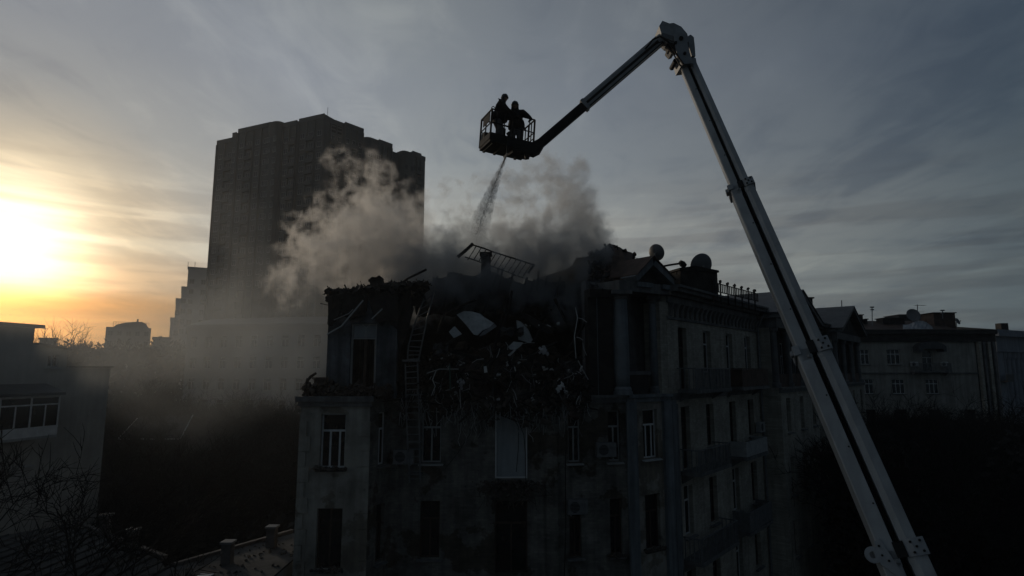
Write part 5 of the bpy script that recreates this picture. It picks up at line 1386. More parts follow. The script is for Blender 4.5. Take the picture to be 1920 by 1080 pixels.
fd_ = nt.nodes.new('ShaderNodeMapRange'); fd_.inputs['From Min'].default_value = 0; fd_.inputs['From Max'].default_value = jd.length; fd_.inputs['To Min'].default_value = 1.6; fd_.inputs['To Max'].default_value = .05
nt.links.new(ds_.outputs['Value'], fd_.inputs['Value']); ml_ = nt.nodes.new('ShaderNodeMath'); ml_.operation = 'MULTIPLY'; nt.links.new(mp_.outputs[0], ml_.inputs[0]); nt.links.new(fd_.outputs[0], ml_.inputs[1])
nt.links.new(ml_.outputs[0], pv_.inputs['Density']); nt.links.new(pv_.outputs[0], ou_.inputs['Volume'])
m.cycles.volume_step_rate = .5
mb = MB(); ts = [0, .1, .25, .45, .7, 1.0]
mb.tube([J_a + jd * t + Vector((0, 0, .35 * t * (1 - t))) for t in ts], [.05, .08, .14, .24, .38, .55], 14)
mb.build('spray', m, wj)
# ------------------------------------------------------------------ tower block
TW = thing('tower_block', 'tall dark concrete tower block with stepped roofline behind the smoke', 'tower block', (-47, 165, 0))
Cn = at(605, 217, 150); Le = at(405, 262, 166); Re = at(798, 292, 178)
fTL = Fr((Le.x, Le.y), (Cn.x, Cn.y)); fTR = Fr((Cn.x, Cn.y), (Re.x, Re.y))
wmesh = {}
def far_window(w, h):
    if (w, h) in wmesh: return wmesh[(w, h)]
    mb = MB(); fw = .09
    mb.box(-w/2, -w/2 + fw, -.02, .06, -h/2, h/2); mb.box(w/2 - fw, w/2, -.02, .06, -h/2, h/2)
    mb.box(-w/2 + fw, w/2 - fw, -.02, .06, h/2 - fw, h/2); mb.box(-w/2 + fw, w/2 - fw, -.02, .06, -h/2, -h/2 + fw); mb.box(-.04, .04, -.02, .055, -h/2 + fw, h/2 - fw)
    nf = len(mb.f)
    mb.quad((-w/2 + fw, .03, -h/2 + fw), (w/2 - fw, .03, -h/2 + fw), (w/2 - fw, .03, h/2 - fw), (-w/2 + fw, .03, h/2 - fw))
    me = bpy.data.meshes.new('window'); me.from_pydata(mb.v, [], mb.f); me.materials.append(m_twf); me.materials.append(m_twg)
    me.polygons[nf].material_index = 1
    wmesh[(w, h)] = me; return me
tw_count = [0]; rest = MB()
rt = random.Random(31)
def bay(fr, px0, px1, ytop, ypx, proj, rnd=0.0, m=None, cols=2, depth=12.0, win=True):
    u0, u1 = fr.upx(px0, 300), fr.upx(px1, 300)
    up = fr.upx(ypx, 300); Y = fr.w(up, proj, 0).y; zt = Z(ytop, Y)
    pts = []
    if rnd > 0:
        for k in range(5):
            a_ = math.pi * (1.0 - .5 * k / 4 ); pts.append((u0 + rnd + rnd * math.cos(a_), proj - rnd + rnd * math.sin(a_)))
        for k in range(5):
            a_ = math.pi * (.5 - .5 * k / 4); pts.append((u1 - rnd + rnd * math.cos(a_), proj - rnd + rnd * math.sin(a_)))
    else: pts = [(u0, proj), (u1, proj)]
    pts = [(u0, -depth)] + pts + [(u1, -depth)]
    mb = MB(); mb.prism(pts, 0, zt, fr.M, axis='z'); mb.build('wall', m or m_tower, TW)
    # parapet lip and storey bands
    mb = MB(); mb.box(u0 - .03, u1 + .03, proj + .003, proj + .14, zt - 1.2, zt + .15, fr.M) if rnd == 0 else None
    if rnd == 0: mb.build('parapet', m or m_tower, TW)
    z = zt - 5.0; row = 0
    bd = MB()
    while z > 6:
        if rnd == 0 and (u1 - u0) > 4: bd.box(u0 + .05, u1 - .05, proj + .003, proj + .05, z - 1.62, z - 1.45, fr.M)
        if win:
            for k in range(cols):
                u = u0 + (u1 - u0) * (k + .5) / cols
                w = 1.5 if (u1 - u0) / cols > 2.4 else 1.0
                pos = fr.w(u, proj, z); R3 = fr.M.to_3x3().to_4x4()
                if row < 14 and tw_count[0] < 295:
                    o = bpy.data.objects.new('window', far_window(w, 1.5)); COL.objects.link(o); o.parent = TW
                    o.matrix_local = Matrix.Translation(pos - TW.location) @ R3
                    tw_count[0] += 1
                else:
                    rest.box(u - w/2, u + w/2, proj - .02, proj + .04, z - .75, z + .75, fr.M)
        z -= 3.05; row += 1
    if bd.v: bd.build('storey_band', m_tower2, TW)
    if rnd == 0 and (u1 - u0) > 3:
        for k in range(cols + 1):
            u = u0 + .15 + (u1 - u0 - .3) * k / cols; rb = MB(); rb.box(u - .14, u + .14, proj + .001, proj + .38, 0, zt - 1.3, fr.M); rb.build('rib', m_tower2 if k % 2 else m_tower, TW)
        if cols >= 2:      # recessed loggia stack with slab edges
            u = u0 + (u1 - u0) * (.5 if cols % 2 else 1.5 / cols); lg = MB(); zz = zt - 6.6
            while zz > 8:
                lg.box(u - 1.25, u + 1.25, proj + .051, proj + .75, zz - .15, zz, fr.M); lg.box(u - 1.25, u + 1.25, proj + .66, proj + .75, zz + .001, zz + .95, fr.M); zz -= 3.05
            lg.build('loggias', m_tower, TW, kind='stuff')
bay(fTL, 405, 438, 265, 405, 0.0, m=m_tower, cols=2)
bay(fTL, 438.5, 446, 250, 440, 0.9, cols=1)
bay(fTL, 446.5, 507, 243, 447, 0.5, cols=4, m=m_tower)
bay(fTL, 507.5, 531, 230, 510, 2.2, rnd=1.6, cols=2)
bay(fTL, 531.5, 557, 231, 535, 0.6, cols=2, m=m_tower2)
bay(fTL, 557.5, 604.9, 224, 558, 0.0, cols=3)
bay(fTR, 605.1, 640, 219, 606, 0.0, cols=3)
bay(fTR, 640.5, 676, 230, 642, 0.9, cols=3)
bay(fTR, 676.5, 707, 256, 680, 2.4, rnd=1.6, cols=2)
bay(fTR, 707.5, 733, 262, 708, 0.4, cols=3, m=m_tower)
bay(fTR, 733.5, 748, 285, 736, 0.0, cols=1)
bay(fTR, 748.5, 770, 282, 752, 2.0, rnd=1.5, cols=2)
bay(fTR, 770.5, 787, 284, 772, 0.6, cols=2, m=m_tower)
bay(fTR, 787.5, 798, 292, 789, -0.2, cols=1)
rest.build('lower_windows', m_twg, TW, kind='stuff')
# pierced screen of the top plant floor on the right face
ps = MB()
u0, u1 = fTR.upx(607, 300), fTR.upx(638, 300)
zt = Z(219, 151)
for r_ in range(3):
    for k in range(10):
        u = u0 + (u1 - u0) * (k + .5) / 10; ps.box(u - .45, u + .45, -.02, .03, zt - 3.6 + r_ * 1.0, zt - 3.0 + r_ * 1.0, fTR.M)
ps.build('plant_floor_openings', m_dark, TW, kind='stuff')
a_ = thing('antenna', 'hair-thin antenna at the highest corner of the tower block', 'antenna', (Cn.x + .8, Cn.y + 1.5, Cn.z - .2))
mb = MB(); mb.tube([(Cn.x + .8, Cn.y + 1.5, Cn.z - .6), (Cn.x + .8, Cn.y + 1.5, Cn.z + 3.0)], .06, 5); mb.build('mast', m_steel, a_)

# far blocks are turned to face the view, as they stand square to the street there
def facing(px0, px1, Y, py=620):
    a_, b_ = at(px0, py, Y), at(px1, py, Y); m_ = (a_ + b_) / 2; d_ = Vector((m_.x, m_.y, 0)).normalized(); u_ = Vector((d_.y, -d_.x, 0))
    w_ = (b_ - a_).dot(u_) / 2
    c0, c1 = m_ - u_ * w_, m_ + u_ * w_
    return Fr((c0.x, c0.y), (c1.x, c1.y))
SB = thing('stepped_block', 'pale grey block with stepped side peeking out left of the tower', 'building', (X(350, 182, 600), 182, 0))
Yb = 182.0
for (p0, p1, yt) in ((346, 402, 505), (336, 346, 540), (327, 336, 562), (319.5, 327, 598)):
    fr = facing(p0, p1, Yb, 600); zt = Z(yt, Yb); d0 = -(346 - p0) * .03
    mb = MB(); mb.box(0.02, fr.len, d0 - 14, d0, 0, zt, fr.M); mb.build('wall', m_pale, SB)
    mb = MB(); mb.box(-.1, fr.len + .05, d0 - 14.1, d0 + .3, zt + .002, zt + .5, fr.M); mb.build('parapet', m_pale, SB)
    z = zt - 4; R3 = fr.M.to_3x3().to_4x4()
    while z > Z(640, Yb):
        k = 1.2 if fr.len > 2.4 else fr.len / 2
        while k < fr.len - .6:
            o = bpy.data.objects.new('window', far_window(1.3, 1.5)); COL.objects.link(o); o.parent = SB
            o.matrix_local = Matrix.Translation(fr.w(k, d0 + .01, z) - SB.location) @ R3
            k += 3.2
        z -= 3.1
for px in (352, 365):
    mb = MB(); c = at(px, 505, Yb + 4); mb.tube([c, c + Vector((0, 0, 2.4))], .07, 4); mb.build('antenna', m_steel, SB)

# hazy old block in front of the tower foot
HB = thing('old_apartment_block', 'low hazy old apartment block at the foot of the tower, dim in drifting smoke', 'building', (X(480, 95, 650), 95, 0))
fH = Fr((X(349, 99, 650), 99), (X(640, 93, 650), 93)); zt = Z(612, 97)
cols = 10; wins = []
for r_ in range(5):
    for k in range(cols):
        u = fH.len * (k + .5) / cols; z = zt - 3.4 - 3.4 * r_; wins.append((u - .62, u + .62, z, z + 1.9))
mb = MB(); wall(mb, fH, 0, fH.len, 0, zt, wins); mb.box(0, fH.len, -12, -.42, 0, zt - .3, fH.M); mb.build('wall', m_far, HB)
mb = MB(); mb.box(-.3, fH.len + .3, -.1, .5, zt - .05, zt + .35, fH.M); mb.box(-.2, fH.len + .2, .003, .2, zt - .5, zt - .052, fH.M); mb.build('cornice', m_far, HB)
mb = MB(); mb.prism([(.4, zt + .351), (-6, zt + 1.9), (-12, zt + .351)], 0, fH.len, fH.M, axis='x'); mb.build('roof', m_roof, HB)
for (a_, b_, z, z1) in wins: window(HB, fH, a_, b_, z, z1, 'mid', m_oldframe, sill=False, d=-.12)
mb = MB(); mb.box(0, fH.len, .003, .15, zt - 7.4, zt - 7.2, fH.M); mb.build('string_course', m_far, HB)

# low block on the horizon
LB = thing('horizon_block', 'squat dark block with a rounded roof on the glowing horizon', 'building', (X(240, 195, 620), 195, 0))
Y = 195.0; fr = facing(199, 284, Y, 620); zb_ = Z(614, Y); W_ = fr.len
mb = MB(); mb.box(0, W_, -12, 0, 0, zb_, fr.M); mb.build('wall', m_far, LB)
x0, x1 = W_ * .15, W_ * .94
mb = MB(); mb.prism([(x0, zb_ + .002), (x1, zb_ + .002), (x1 - .8, Z(606, Y)), (W_ * .78, Z(602.5, Y)), (W_ * .58, Z(603, Y)), (W_ * .36, Z(606, Y)), (x0 + 1, Z(609, Y))], -11, -.5, fr.M); mb.build('roof', m_far, LB)
mb = MB(); mb.box(W_ * .66, W_ * .70, -3, -2, Z(604, Y), Z(597, Y), fr.M); mb.build('chimney', m_far, LB)
mb = MB()
for k in range(15):
    x = x0 + (x1 - x0) * k / 14; mb.box(x - .05, x + .05, -.33, -.25, zb_, Z(604.5, Y), fr.M)
mb.box(x0, x1, -.33, -.25, Z(604.5, Y) + .001, Z(604, Y), fr.M); mb.build('railing', m_steel, LB)
for k in range(5):
    for r_ in range(3):
        o = bpy.data.objects.new('window', far_window(1.3, 1.5)); COL.objects.link(o); o.parent = LB
        o.matrix_local = Matrix.Translation(fr.w(W_ * (k + .5) / 5, .01, zb_ - 2 - 3.2 * r_) - LB.location) @ fr.M.to_3x3().to_4x4()
L2 = thing('small_far_house', 'small dark flat house just right of the squat horizon block', 'building', (X(303, 175, 640), 175, 0))
fr = facing(287, 319, 175, 640)
mb = MB(); mb.box(0, fr.len, -7, 0, 0, Z(634, 175), fr.M); mb.build('wall', m_far, L2)
mb = MB(); mb.box(-.3, fr.len + .3, -7.3, .4, Z(634, 175) + .002, Z(632, 175), fr.M); mb.build('roof', m_roof, L2)
mb = MB(); mb.box(fr.len * .4, fr.len * .5, -3, -2, Z(632, 175) + .001, Z(629, 175), fr.M); mb.build('chimney', m_roof, L2)

# ------------------------------------------------------------------ near building on the left
NB = thing('left_apartment_building', 'pale rendered apartment building with a white glazed balcony at the left', 'building', (-26, 32, 0))
fN2 = Fr((-26.35, 25.0), (-24.05, 36.4)); MN = fN2.M
uA, uB, uC_ = fN2.upx(63, 640), fN2.upx(128, 650), fN2.upx(204, 720)
def yz(px, py): 
    p = fN2.w(fN2.upx(px, py), 0, 0); return Z(py, p.y)
zA, zB0, zB1, zCt = yz(50, 614), yz(66, 645), yz(128, 657), yz(170, 689)
wb = (fN2.upx(90, 672), fN2.upx(111, 672), yz(100, 688), yz(100, 665))
wc = (fN2.upx(46, 855), fN2.upx(60, 855), yz(52, 872), yz(52, 842))
mb = MB(); wall(mb, fN2, 0, uA, 0, zA, [wc])
mb.box(0, uA - .003, -7, -.42, 0, zA - .02, MN); mb.build('wall', m_left, NB)
mb = MB(); wall(mb, fN2, uA + .003, uB, 0, zB1, [wb])
mb.prism([(uA + .003, zB1 + .002), (uB - .003, zB1 + .002), (uA + .003, zB0)], -.42, -.004, MN); mb.box(uA + .003, uB - .003, -6, -.425, 0, zB1 - .02, MN); mb.build('wall', m_left, NB)
mb = MB(); wall(mb, fN2, uB + .003, uC_, 0, zCt, []); mb.box(uB + .003, uC_, -5, -.425, 0, zCt - .02, MN); mb.build('wall', m_left, NB)
mb = MB(); mb.box(-.5, uA + .25, -7.2, .35, zA + .002, zA + .17, MN); mb.build('roof', m_roof, NB)
mb = MB(); mb.prism([(uA + .2, zB0 - .02), (uB + .12, zB1 + .0), (uB + .12, zB1 + .09), (uA + .2, zB0 + .08)], -6.1, .14, MN); mb.build('roof', m_wroof, NB)
mb = MB(); mb.box(uB + .13, uC_ + .12, -5.1, .12, zCt + .002, zCt + .08, MN); mb.build('roof', m_wroof, NB)
window(NB, fN2, *wb, 'plain', m_oldframe, d=-.1, sillm=m_oldframe)
window(NB, fN2, *wc, 'plain', m_oldframe, d=-.1, sillm=m_oldframe)
# joints between wall panels
for u in (uA * .55, uB * .93):
    mb = MB(); mb.box(u, u + .04, .002, .012, 1, zB1 - 1.5, MN); mb.build('joint_cover', m_left, NB)
# glazed balcony
ub0, ub1 = 1.2, fN2.upx(112, 770) - .75
pr = 1.15
fG2 = fN2.off(pr); 
zg0, zg1 = yz(60, 800), yz(60, 742); zp0_ = yz(60, 815)
ub1 = fG2.upx(111, 770)
BG = MB(); BG.box(ub0, ub1, .01, pr - .01, zp0_ - .12, zp0_, MN); bal = BG.build('balcony', m_oldframe, NB, label='glazed white balcony with dark canopy')
k = MB(); k.box(ub0, ub1, pr - .06, pr, zp0_ + .002, zg0, MN); k.box(ub1 - .06, ub1, .01, pr - .062, zp0_ + .002, zg0, MN); k.build('parapet', m_frame, bal)
k = MB(); k.prism([(.003, zg1 + .62), (pr + .18, zg1 + .18), (pr + .18, zg1 + .04), (.003, zg1 + .04)], ub0 - .1, ub1 + .12, MN, axis='x'); k.build('canopy', m_roof, bal)
n = 4; zt_ = zg1 - .42; fr_ = MB()
w = (ub1 - ub0) / n
def post(u, z0, z1, r_=.04): fr_.box(u - r_, u + r_, pr - .06, pr + .01, z0, z1, MN)
for i in range(n + 1): post(min(max(ub0 + w * i, ub0 + .04), ub1 - .04), zg0 + .002, zg1, .045)
for i in range(n):
    a_, b_ = ub0 + w * i + .045, ub0 + w * (i + 1) - .045
    fr_.box(a_, b_, pr - .055, pr + .005, zg0 + .002, zg0 + .08, MN); fr_.box(a_, b_, pr - .055, pr + .005, zg1 - .07, zg1 + .03, MN); fr_.box(a_, b_, pr - .055, pr + .005, zt_ - .035, zt_ + .035, MN)
    m_ = (a_ + b_) / 2; fr_.box(m_ - .035, m_ + .035, pr - .055, pr + .005, zg0 + .08, zt_ - .035, MN)
for z0, z1 in ((zg0 + .002, zg0 + .08), (zg1 - .07, zg1 + .03), (zt_ - .035, zt_ + .035)): fr_.box(ub1 - .06, ub1, .02, pr - .065, z0, z1, MN)
fr_.build('frame', m_frame, bal)
for i in range(n):
    a_, b_ = ub0 + w * i + .04, ub0 + w * (i + 1) - .04; m_ = (a_ + b_) / 2
    for (c0, c1, z0, z1) in ((a_, m_ - .03, zg0 + .07, zt_), (m_ + .03, b_, zg0 + .07, zt_), (a_, b_, zt_ + .03, zg1 - .06)):
        k = MB(); k.box(c0, c1, pr - .03, pr - .02, z0, z1, MN); k.build('pane', m_glass, bal)
k = MB(); k.box(ub1 - .035, ub1 - .025, .03, pr - .06, zg0 + .07, zg1 - .06, MN); k.build('pane', m_glass, bal)

# ------------------------------------------------------------------ low roofs at the bottom left
LR = thing('low_annex', 'low annex with standing-seam sheet roof and stub chimneys below the bare tree', 'building', (-15, 21, 0))
zr = 9.0
polyL = [(-20.5, 29.0), (-13.2, 23.6), (-12.35, 22.5), (-12.35, 8), (-24.5, 8), (-25.5, 22)]
polyR = [(-12.3, 22.5), (-9.75, 27.2), (-8.25, 27.6), (-8.25, 8), (-12.3, 8)]
mb = MB(); mb.prism(polyL, 0, zr - .12, axis='z'); mb.build('wall', m_left, LR)
mb = MB(); mb.prism(polyR, 0, zr - .10, axis='z'); mb.build('wall', m_left, LR)
def clip_strip(poly, x0, x1):
    def clip(pts, xc, keep):
        out = []
        for i in range(len(pts)):
            a_, b_ = pts[i], pts[(i + 1) % len(pts)]
            ia, ib = keep(a_[0]), keep(b_[0])
            if ia: out.append(a_)
            if ia != ib:
                t = (xc - a_[0]) / (b_[0] - a_[0]); out.append((xc, a_[1] + t * (b_[1] - a_[1])))
        return out
    p = clip(poly, x0, lambda x: x >= x0); return clip(p, x1, lambda x: x <= x1) if p else []
x = -25.4; rp_ = random.Random(6)
while x < -12.4:
    x1 = min(x + .62, -12.36); st = clip_strip(polyL, x + .012, x1 - .012)
    if len(st) >= 3:
        dz_ = rp_.uniform(0, .02); mb = MB(); mb.prism(st, zr - .118 + dz_, zr - .02 + dz_, axis='z')
        ys = [p[1] for p in st]; mb.box(x1 - .03, x1 - .012, min(ys) + .05, max(ys) - .35, zr - .02 + dz_, zr + .05 + dz_)
        mb.build('roof_sheet', m_wroof, LR)
    x += .62
mb = MB(); mb.prism([(-12.34, 22.7), (-9.6, 27.4), (-8.26, 27.75), (-8.26, 8), (-12.34, 8)], zr - .098, zr - .02, axis='z'); mb.build('roof_deck', m_wroof, LR)
for (p, q) in (((-12.3, 22.9), (-9.7, 27.55)), ((-20.4, 29.15), (-13.1, 23.8))):
    f_ = Fr(q, p); mb = MB(); mb.box(0, f_.len, -.12, .06, zr - .018, zr + .10, f_.M); mb.build('roof_kerb', m_stub, LR)
for (px, Y, hh, lab) in ((198, 27.2, .75, 0), (250, 25.3, .62, 0), (430, 23.2, .70, 0), (511, 25.3, .72, 0)):
    xx = X(px, Y, 985); mb = MB(); mb.box(xx - .17, xx + .17, Y - .17, Y + .17, zr - .015, zr + hh); o = mb.build('chimney', m_stub, LR)
    k = MB(); k.box(xx - .22, xx + .22, Y - .22, Y + .22, zr + hh + .001, zr + hh + .08); k.build('cap', m_dish, o)
c = P(388, 1072, 20.8); mb = MB(); mb.box(c.x - .28, c.x + .2, c.y - .2, c.y + .2, zr - .015, zr + .28); o = mb.build('vent', m_char, LR)
k = MB(); k.box(c.x - .32, c.x + .12, c.y - .24, c.y + .24, zr + .281, zr + .32); k.build('lid', m_frame, o)
rb = random.Random(9); mb = MB()
for i in range(160):
    p = (rb.uniform(-12.2, -8.4), rb.uniform(19, 26.0), zr); 
    if p[1] > 22.6 + (p[0] + 12.3) * 1.75: continue
    mb.chunk(p, (rb.uniform(.02, .09), rb.uniform(.02, .07), .02), rb)
mb.build('fallen_rubble', m_rubble, kind='stuff')
# snow-edged shed roof in the yard
SH = thing('yard_shed', 'dark hipped shed in the yard with pale roof edges', 'shed', (X(290, 56, 810), 57, 0))
p1, p2, p3, p4 = P(222, 821, 55), P(338, 831, 55), P(362, 781, 60), P(262, 783, 61)
ze = (p1.z + p2.z) / 2
p1.z = p2.z = ze
mb = MB(); mb.slab([p1, p2, p3, p4], (0, 0, .12)); mb.build('roof', m_char, SH)
mb = MB(); mb.slab([p3, p4, Vector((p4.x, 67, ze)), Vector((p3.x + 1, 67, ze))], (0, 0, .12)); mb.build('roof', m_char, SH)
mb = MB(); mb.box(p1.x + .3, p2.x - .3, 55.4, 66.5, 0, ze - .05); mb.build('wall', m_dark, SH)
for a_, b_ in ((p1, p2), (p2, p3), (p1, p4.lerp(p1, .1))):
    k = MB(); k.tube([a_ + Vector((0, -.05, .14)), b_ + Vector((0, -.05, .14))], .05, 4); k.build('edge_trim', m_plast, SH)

# ------------------------------------------------------------------ right hand background
RB = thing('brown_apartment_block', 'dim beige apartment block facing the camera beyond the crane boom', 'building', (X(1730, 72, 690), 73, 0))
YR = 72.0
fB = Fr((X(1603, YR, 690), YR), (X(1866, YR, 690), YR)); zc_ = Z(641, YR)
ops = []
def rw_ops(py_top, py_bot, cols): 
    for (a_, b_) in cols: ops.append((fB.upx(a_, 690), fB.upx(b_, 690), Z(py_bot, YR), Z(py_top, YR)))
rw_ops(655, 683, ((1609, 1632), (1665, 1690))); rw_ops(657, 699, ((1731, 1750),))
rw_ops(711, 738, ((1612, 1636), (1670, 1694), (1733, 1757)))
for k in (1, 2, 3):
    for (a_, b_) in ((1612, 1636), (1670, 1694), (1733, 1757), (1800, 1822)): ops.append((fB.upx(a_, 690), fB.upx(b_, 690), Z(738, YR) - 3.55 * k, Z(711, YR) - 3.55 * k))
mb = MB(); wall(mb, fB, 0, fB.upx(1832, 690), 0, zc_, ops); mb.box(.003, fB.len, -11, -.425, 0, zc_ - .02, fB.M); mb.build('wall', m_blockr, RB)
for i, o_ in enumerate(ops): window(RB, fB, *o_, 'six' if i < 6 and i != 2 else 'mid', m_frame if i < 6 else m_brown, d=-.14, sill=(i != 2), name='window' if i != 2 else 'balcony_door')
mb = MB(); mb.box(-.4, fB.len + .3, -.3, .55, zc_ + .9, zc_ + 1.45, fB.M); mb.box(-.3, fB.len + .2, -.2, .3, zc_ + .002, zc_ + .898, fB.M); mb.build('cornice', m_soot, RB)
mb = MB(); mb.box(0, fB.upx(1832, 690), .003, .14, Z(701, YR), Z(698.5, YR), fB.M); mb.build('string_course', m_trim, RB)
mb = MB(); mb.prism([(.5, zc_ + 1.452), (-4.5, Z(601, YR + 4)), (-11, zc_ + 1.452)], .3, fB.upx(1790, 610), fB.M, axis='x'); mb.build('roof', m_rust, RB)
for i, (a_, b_) in enumerate(((1834, 1839), (1843, 1847), (1852, 1857), (1862, 1866))):
    mb = MB(); mb.box(fB.upx(a_, 690), fB.upx(b_, 690), .003, .45, 0, zc_, fB.M); mb.build('pilaster', m_trim if i % 2 else m_right, RB)
mb = MB(); mb.box(fB.upx(1832.2, 690), fB.len, -.4, -.02, 0, zc_, fB.M); mb.build('wall', m_soot, RB)
# arched canopy over the balcony
mb = MB(); u0, u1 = fB.upx(1711, 650), fB.upx(1761, 650); n = 10; pts = [(u0, Z(660, YR))]
for k in range(n + 1):
    t = k / n; pts.append((u0 + (u1 - u0) * t, Z(650, YR) + .55 * math.sin(math.pi * t) ** .6))
pts.append((u1, Z(660, YR))); pts += [(u1 - .3, Z(660, YR)), (u1 - .5, Z(655, YR)), (u0 + .5, Z(655, YR)), (u0 + .3, Z(660, YR))]
mb.prism(pts, .01, 1.2, fB.M); mb.build('canopy', m_roof, RB)
balcony(RB, fB, fB.upx(1706, 695), fB.upx(1774, 695), Z(696, YR), 1.0, .95, 'bars', m_steel, 'balcony under the rounded canopy')
for (px, lab) in ((1706, 'air conditioner left of the balcony door under the rounded canopy'), (1762, 'air conditioner right of the balcony door under the rounded canopy')):
    aircon(fB, fB.upx(px, 685), Z(687, YR), lab, m_frame)
# things on that roof
t_ = thing('roof_house', 'dark brown box house at the end of the dim beige block roof', 'roof house', P(1766, 610, 74))
mb = MB(); mb.box(X(1746, 74, 600), X(1786, 74, 600), 73.5, 78, Z(618, 74), Z(588, 74)); mb.build('wall', m_rust, t_)
mb = MB(); mb.box(X(1744, 74, 600), X(1787.5, 74, 600), 73.3, 78.2, Z(588, 74) + .002, Z(586.5, 74)); mb.build('roof', m_char, t_)
t_ = thing('roof_house', 'lower grey roof house behind the round dish', 'roof house', P(1715, 605, 78))
mb = MB(); mb.box(X(1686, 78, 600), X(1748, 78, 600), 78, 81, Z(620, 78), Z(590.5, 78)); mb.build('wall', m_wroof, t_)
mb = MB(); mb.box(X(1685, 78, 600), X(1748.5, 78, 600), 77.8, 81.2, Z(590.5, 78) + .002, Z(589.5, 78)); mb.build('roof', m_roof, t_)
dish('satellite_dish', 'round dish standing on the dim beige block roof', P(1711, 592, 73), .82, (-.1, -1, .3), 1.6)
dish('satellite_dish', 'little dish at the right end of the dim beige block roof', P(1794, 603, 73), .42, (.5, -1, .4), .8)
t_ = thing('roof_tarpaulin', 'crumpled pale sheet spread on the dim beige block roof', 'tarpaulin', P(1730, 615, 71.7))
mb = MB(); n = 14; m2 = 5
for j in range(m2 + 1):
    for i in range(n + 1):
        t = i / n; s_ = j / m2
        px_ = 1693 + 76 * t; top_ = 600 + 2 * abs(t - .3) * 14 + 4 * math.sin(t * 9); py_ = 617 + (top_ - 617) * s_
        p = P(px_, py_, 71.6 + 1.2 * s_ + .18 * math.sin(t * 25 + s_ * 5)); mb.v.append(tuple(p))
for j in range(m2):
    for i in range(n):
        q = j * (n + 1) + i; mb.f.append((q, q + 1, q + n + 2, q + n + 1))
mb.build('sheet', m_tarp, t_)
for (a_, b_, yt, lab) in ((1650, 1690, 598, 'wide low chimney block left of the round dish'), (1603, 1613, 592, 'round topped chimney beside the gabled roof end'), (1616, 1621, 600, 'tiny chimney pot right of the round topped chimney')):
    t_ = thing('chimney', lab, 'chimney', P((a_ + b_) / 2, 610, 75)); mb = MB(); mb.box(X(a_, 75, 600), X(b_, 75, 600), 74.4, 75.8, Z(625, 75), Z(yt, 75)); mb.build('stack', m_soot, t_)
    mb = MB(); mb.box(X(a_ - 1, 75, 600), X(b_ + 1, 75, 600), 74.2, 76, Z(yt, 75) + .002, Z(yt - 1.5, 75)); mb.build('cap', m_char, t_)
t_ = thing('chimney', 'square chimney standing behind the boom on the gabled wing', 'chimney', P(1513, 580, 50))
mb = MB(); mb.box(X(1503, 50, 575), X(1520, 50, 575), 49.6, 50.6, Z(600, 50), Z(561, 50)); mb.build('stack', m_soot, t_)
mb = MB(); mb.box(X(1501, 50, 575), X(1522, 50, 575), 49.45, 50.75, Z(561, 50) + .002, Z(558.5, 50)); mb.build('cap', m_char, t_)

CB = thing('colonnaded_building', 'pale bluish building with tall ribbed columns at the right edge', 'building', (64, 82, 0))
fP = Fr((X(1866, 79, 650), 79), (X(2010, 90, 650), 90)); MPc = fP.M
zt = Z(619, 80)
mb = MB(); mb.box(0, fP.len, -12, -1.2, 0, zt - 1, MPc); mb.build('wall', m_colwhite, CB)
mb = MB(); mb.box(-.3, fP.len + .3, -12, .3, zt - 2.9, zt - .9, MPc); mb.build('frieze', m_colwhite, CB)
mb = MB(); mb.box(-.8, fP.len + .8, -12.2, .9, zt - .899, zt - .45, MPc); mb.box(-.5, fP.len + .5, -12.1, .6, zt - .449, zt, MPc); mb.build('cornice', m_colwhite, CB)
mb = MB(); mb.prism([(.5, zt + .002), (-6, zt + .9), (-12, zt + .002)], -.4, fP.len + .4, MPc, axis='x'); mb.build('roof', m_wroof, CB)
mb = MB(); mb.box(0, 1.6, -1.2, .1, 0, zt - 2.9, MPc); mb.build('corner_pier', m_colwhite, CB)
for k in range(9):
    c = fP.w(2.4 + k * 1.25, -.35, 0)
    mb = MB(); mb.lathe([(.5, 0), (.5, .5), (.42, .6), (.36, zt - 4.0), (.5, zt - 3.6), (.52, zt - 2.91)], (c.x, c.y, 0), 14); mb.build('column', m_colwhite, CB)
mb = MB(); mb.box(.1, 1.9, .101, .9, 14.6, 14.8, MPc); mb.box(.1, 1.9, .82, .9, 14.8, 15.6, MPc); mb.build('balcony', m_roof, CB)
c = at(1884, 612, 82); mb = MB(); mb.box(c.x - .5, c.x + .5, c.y, c.y + 1, zt, zt + 1.1); mb.build('chimney', m_soot, CB)

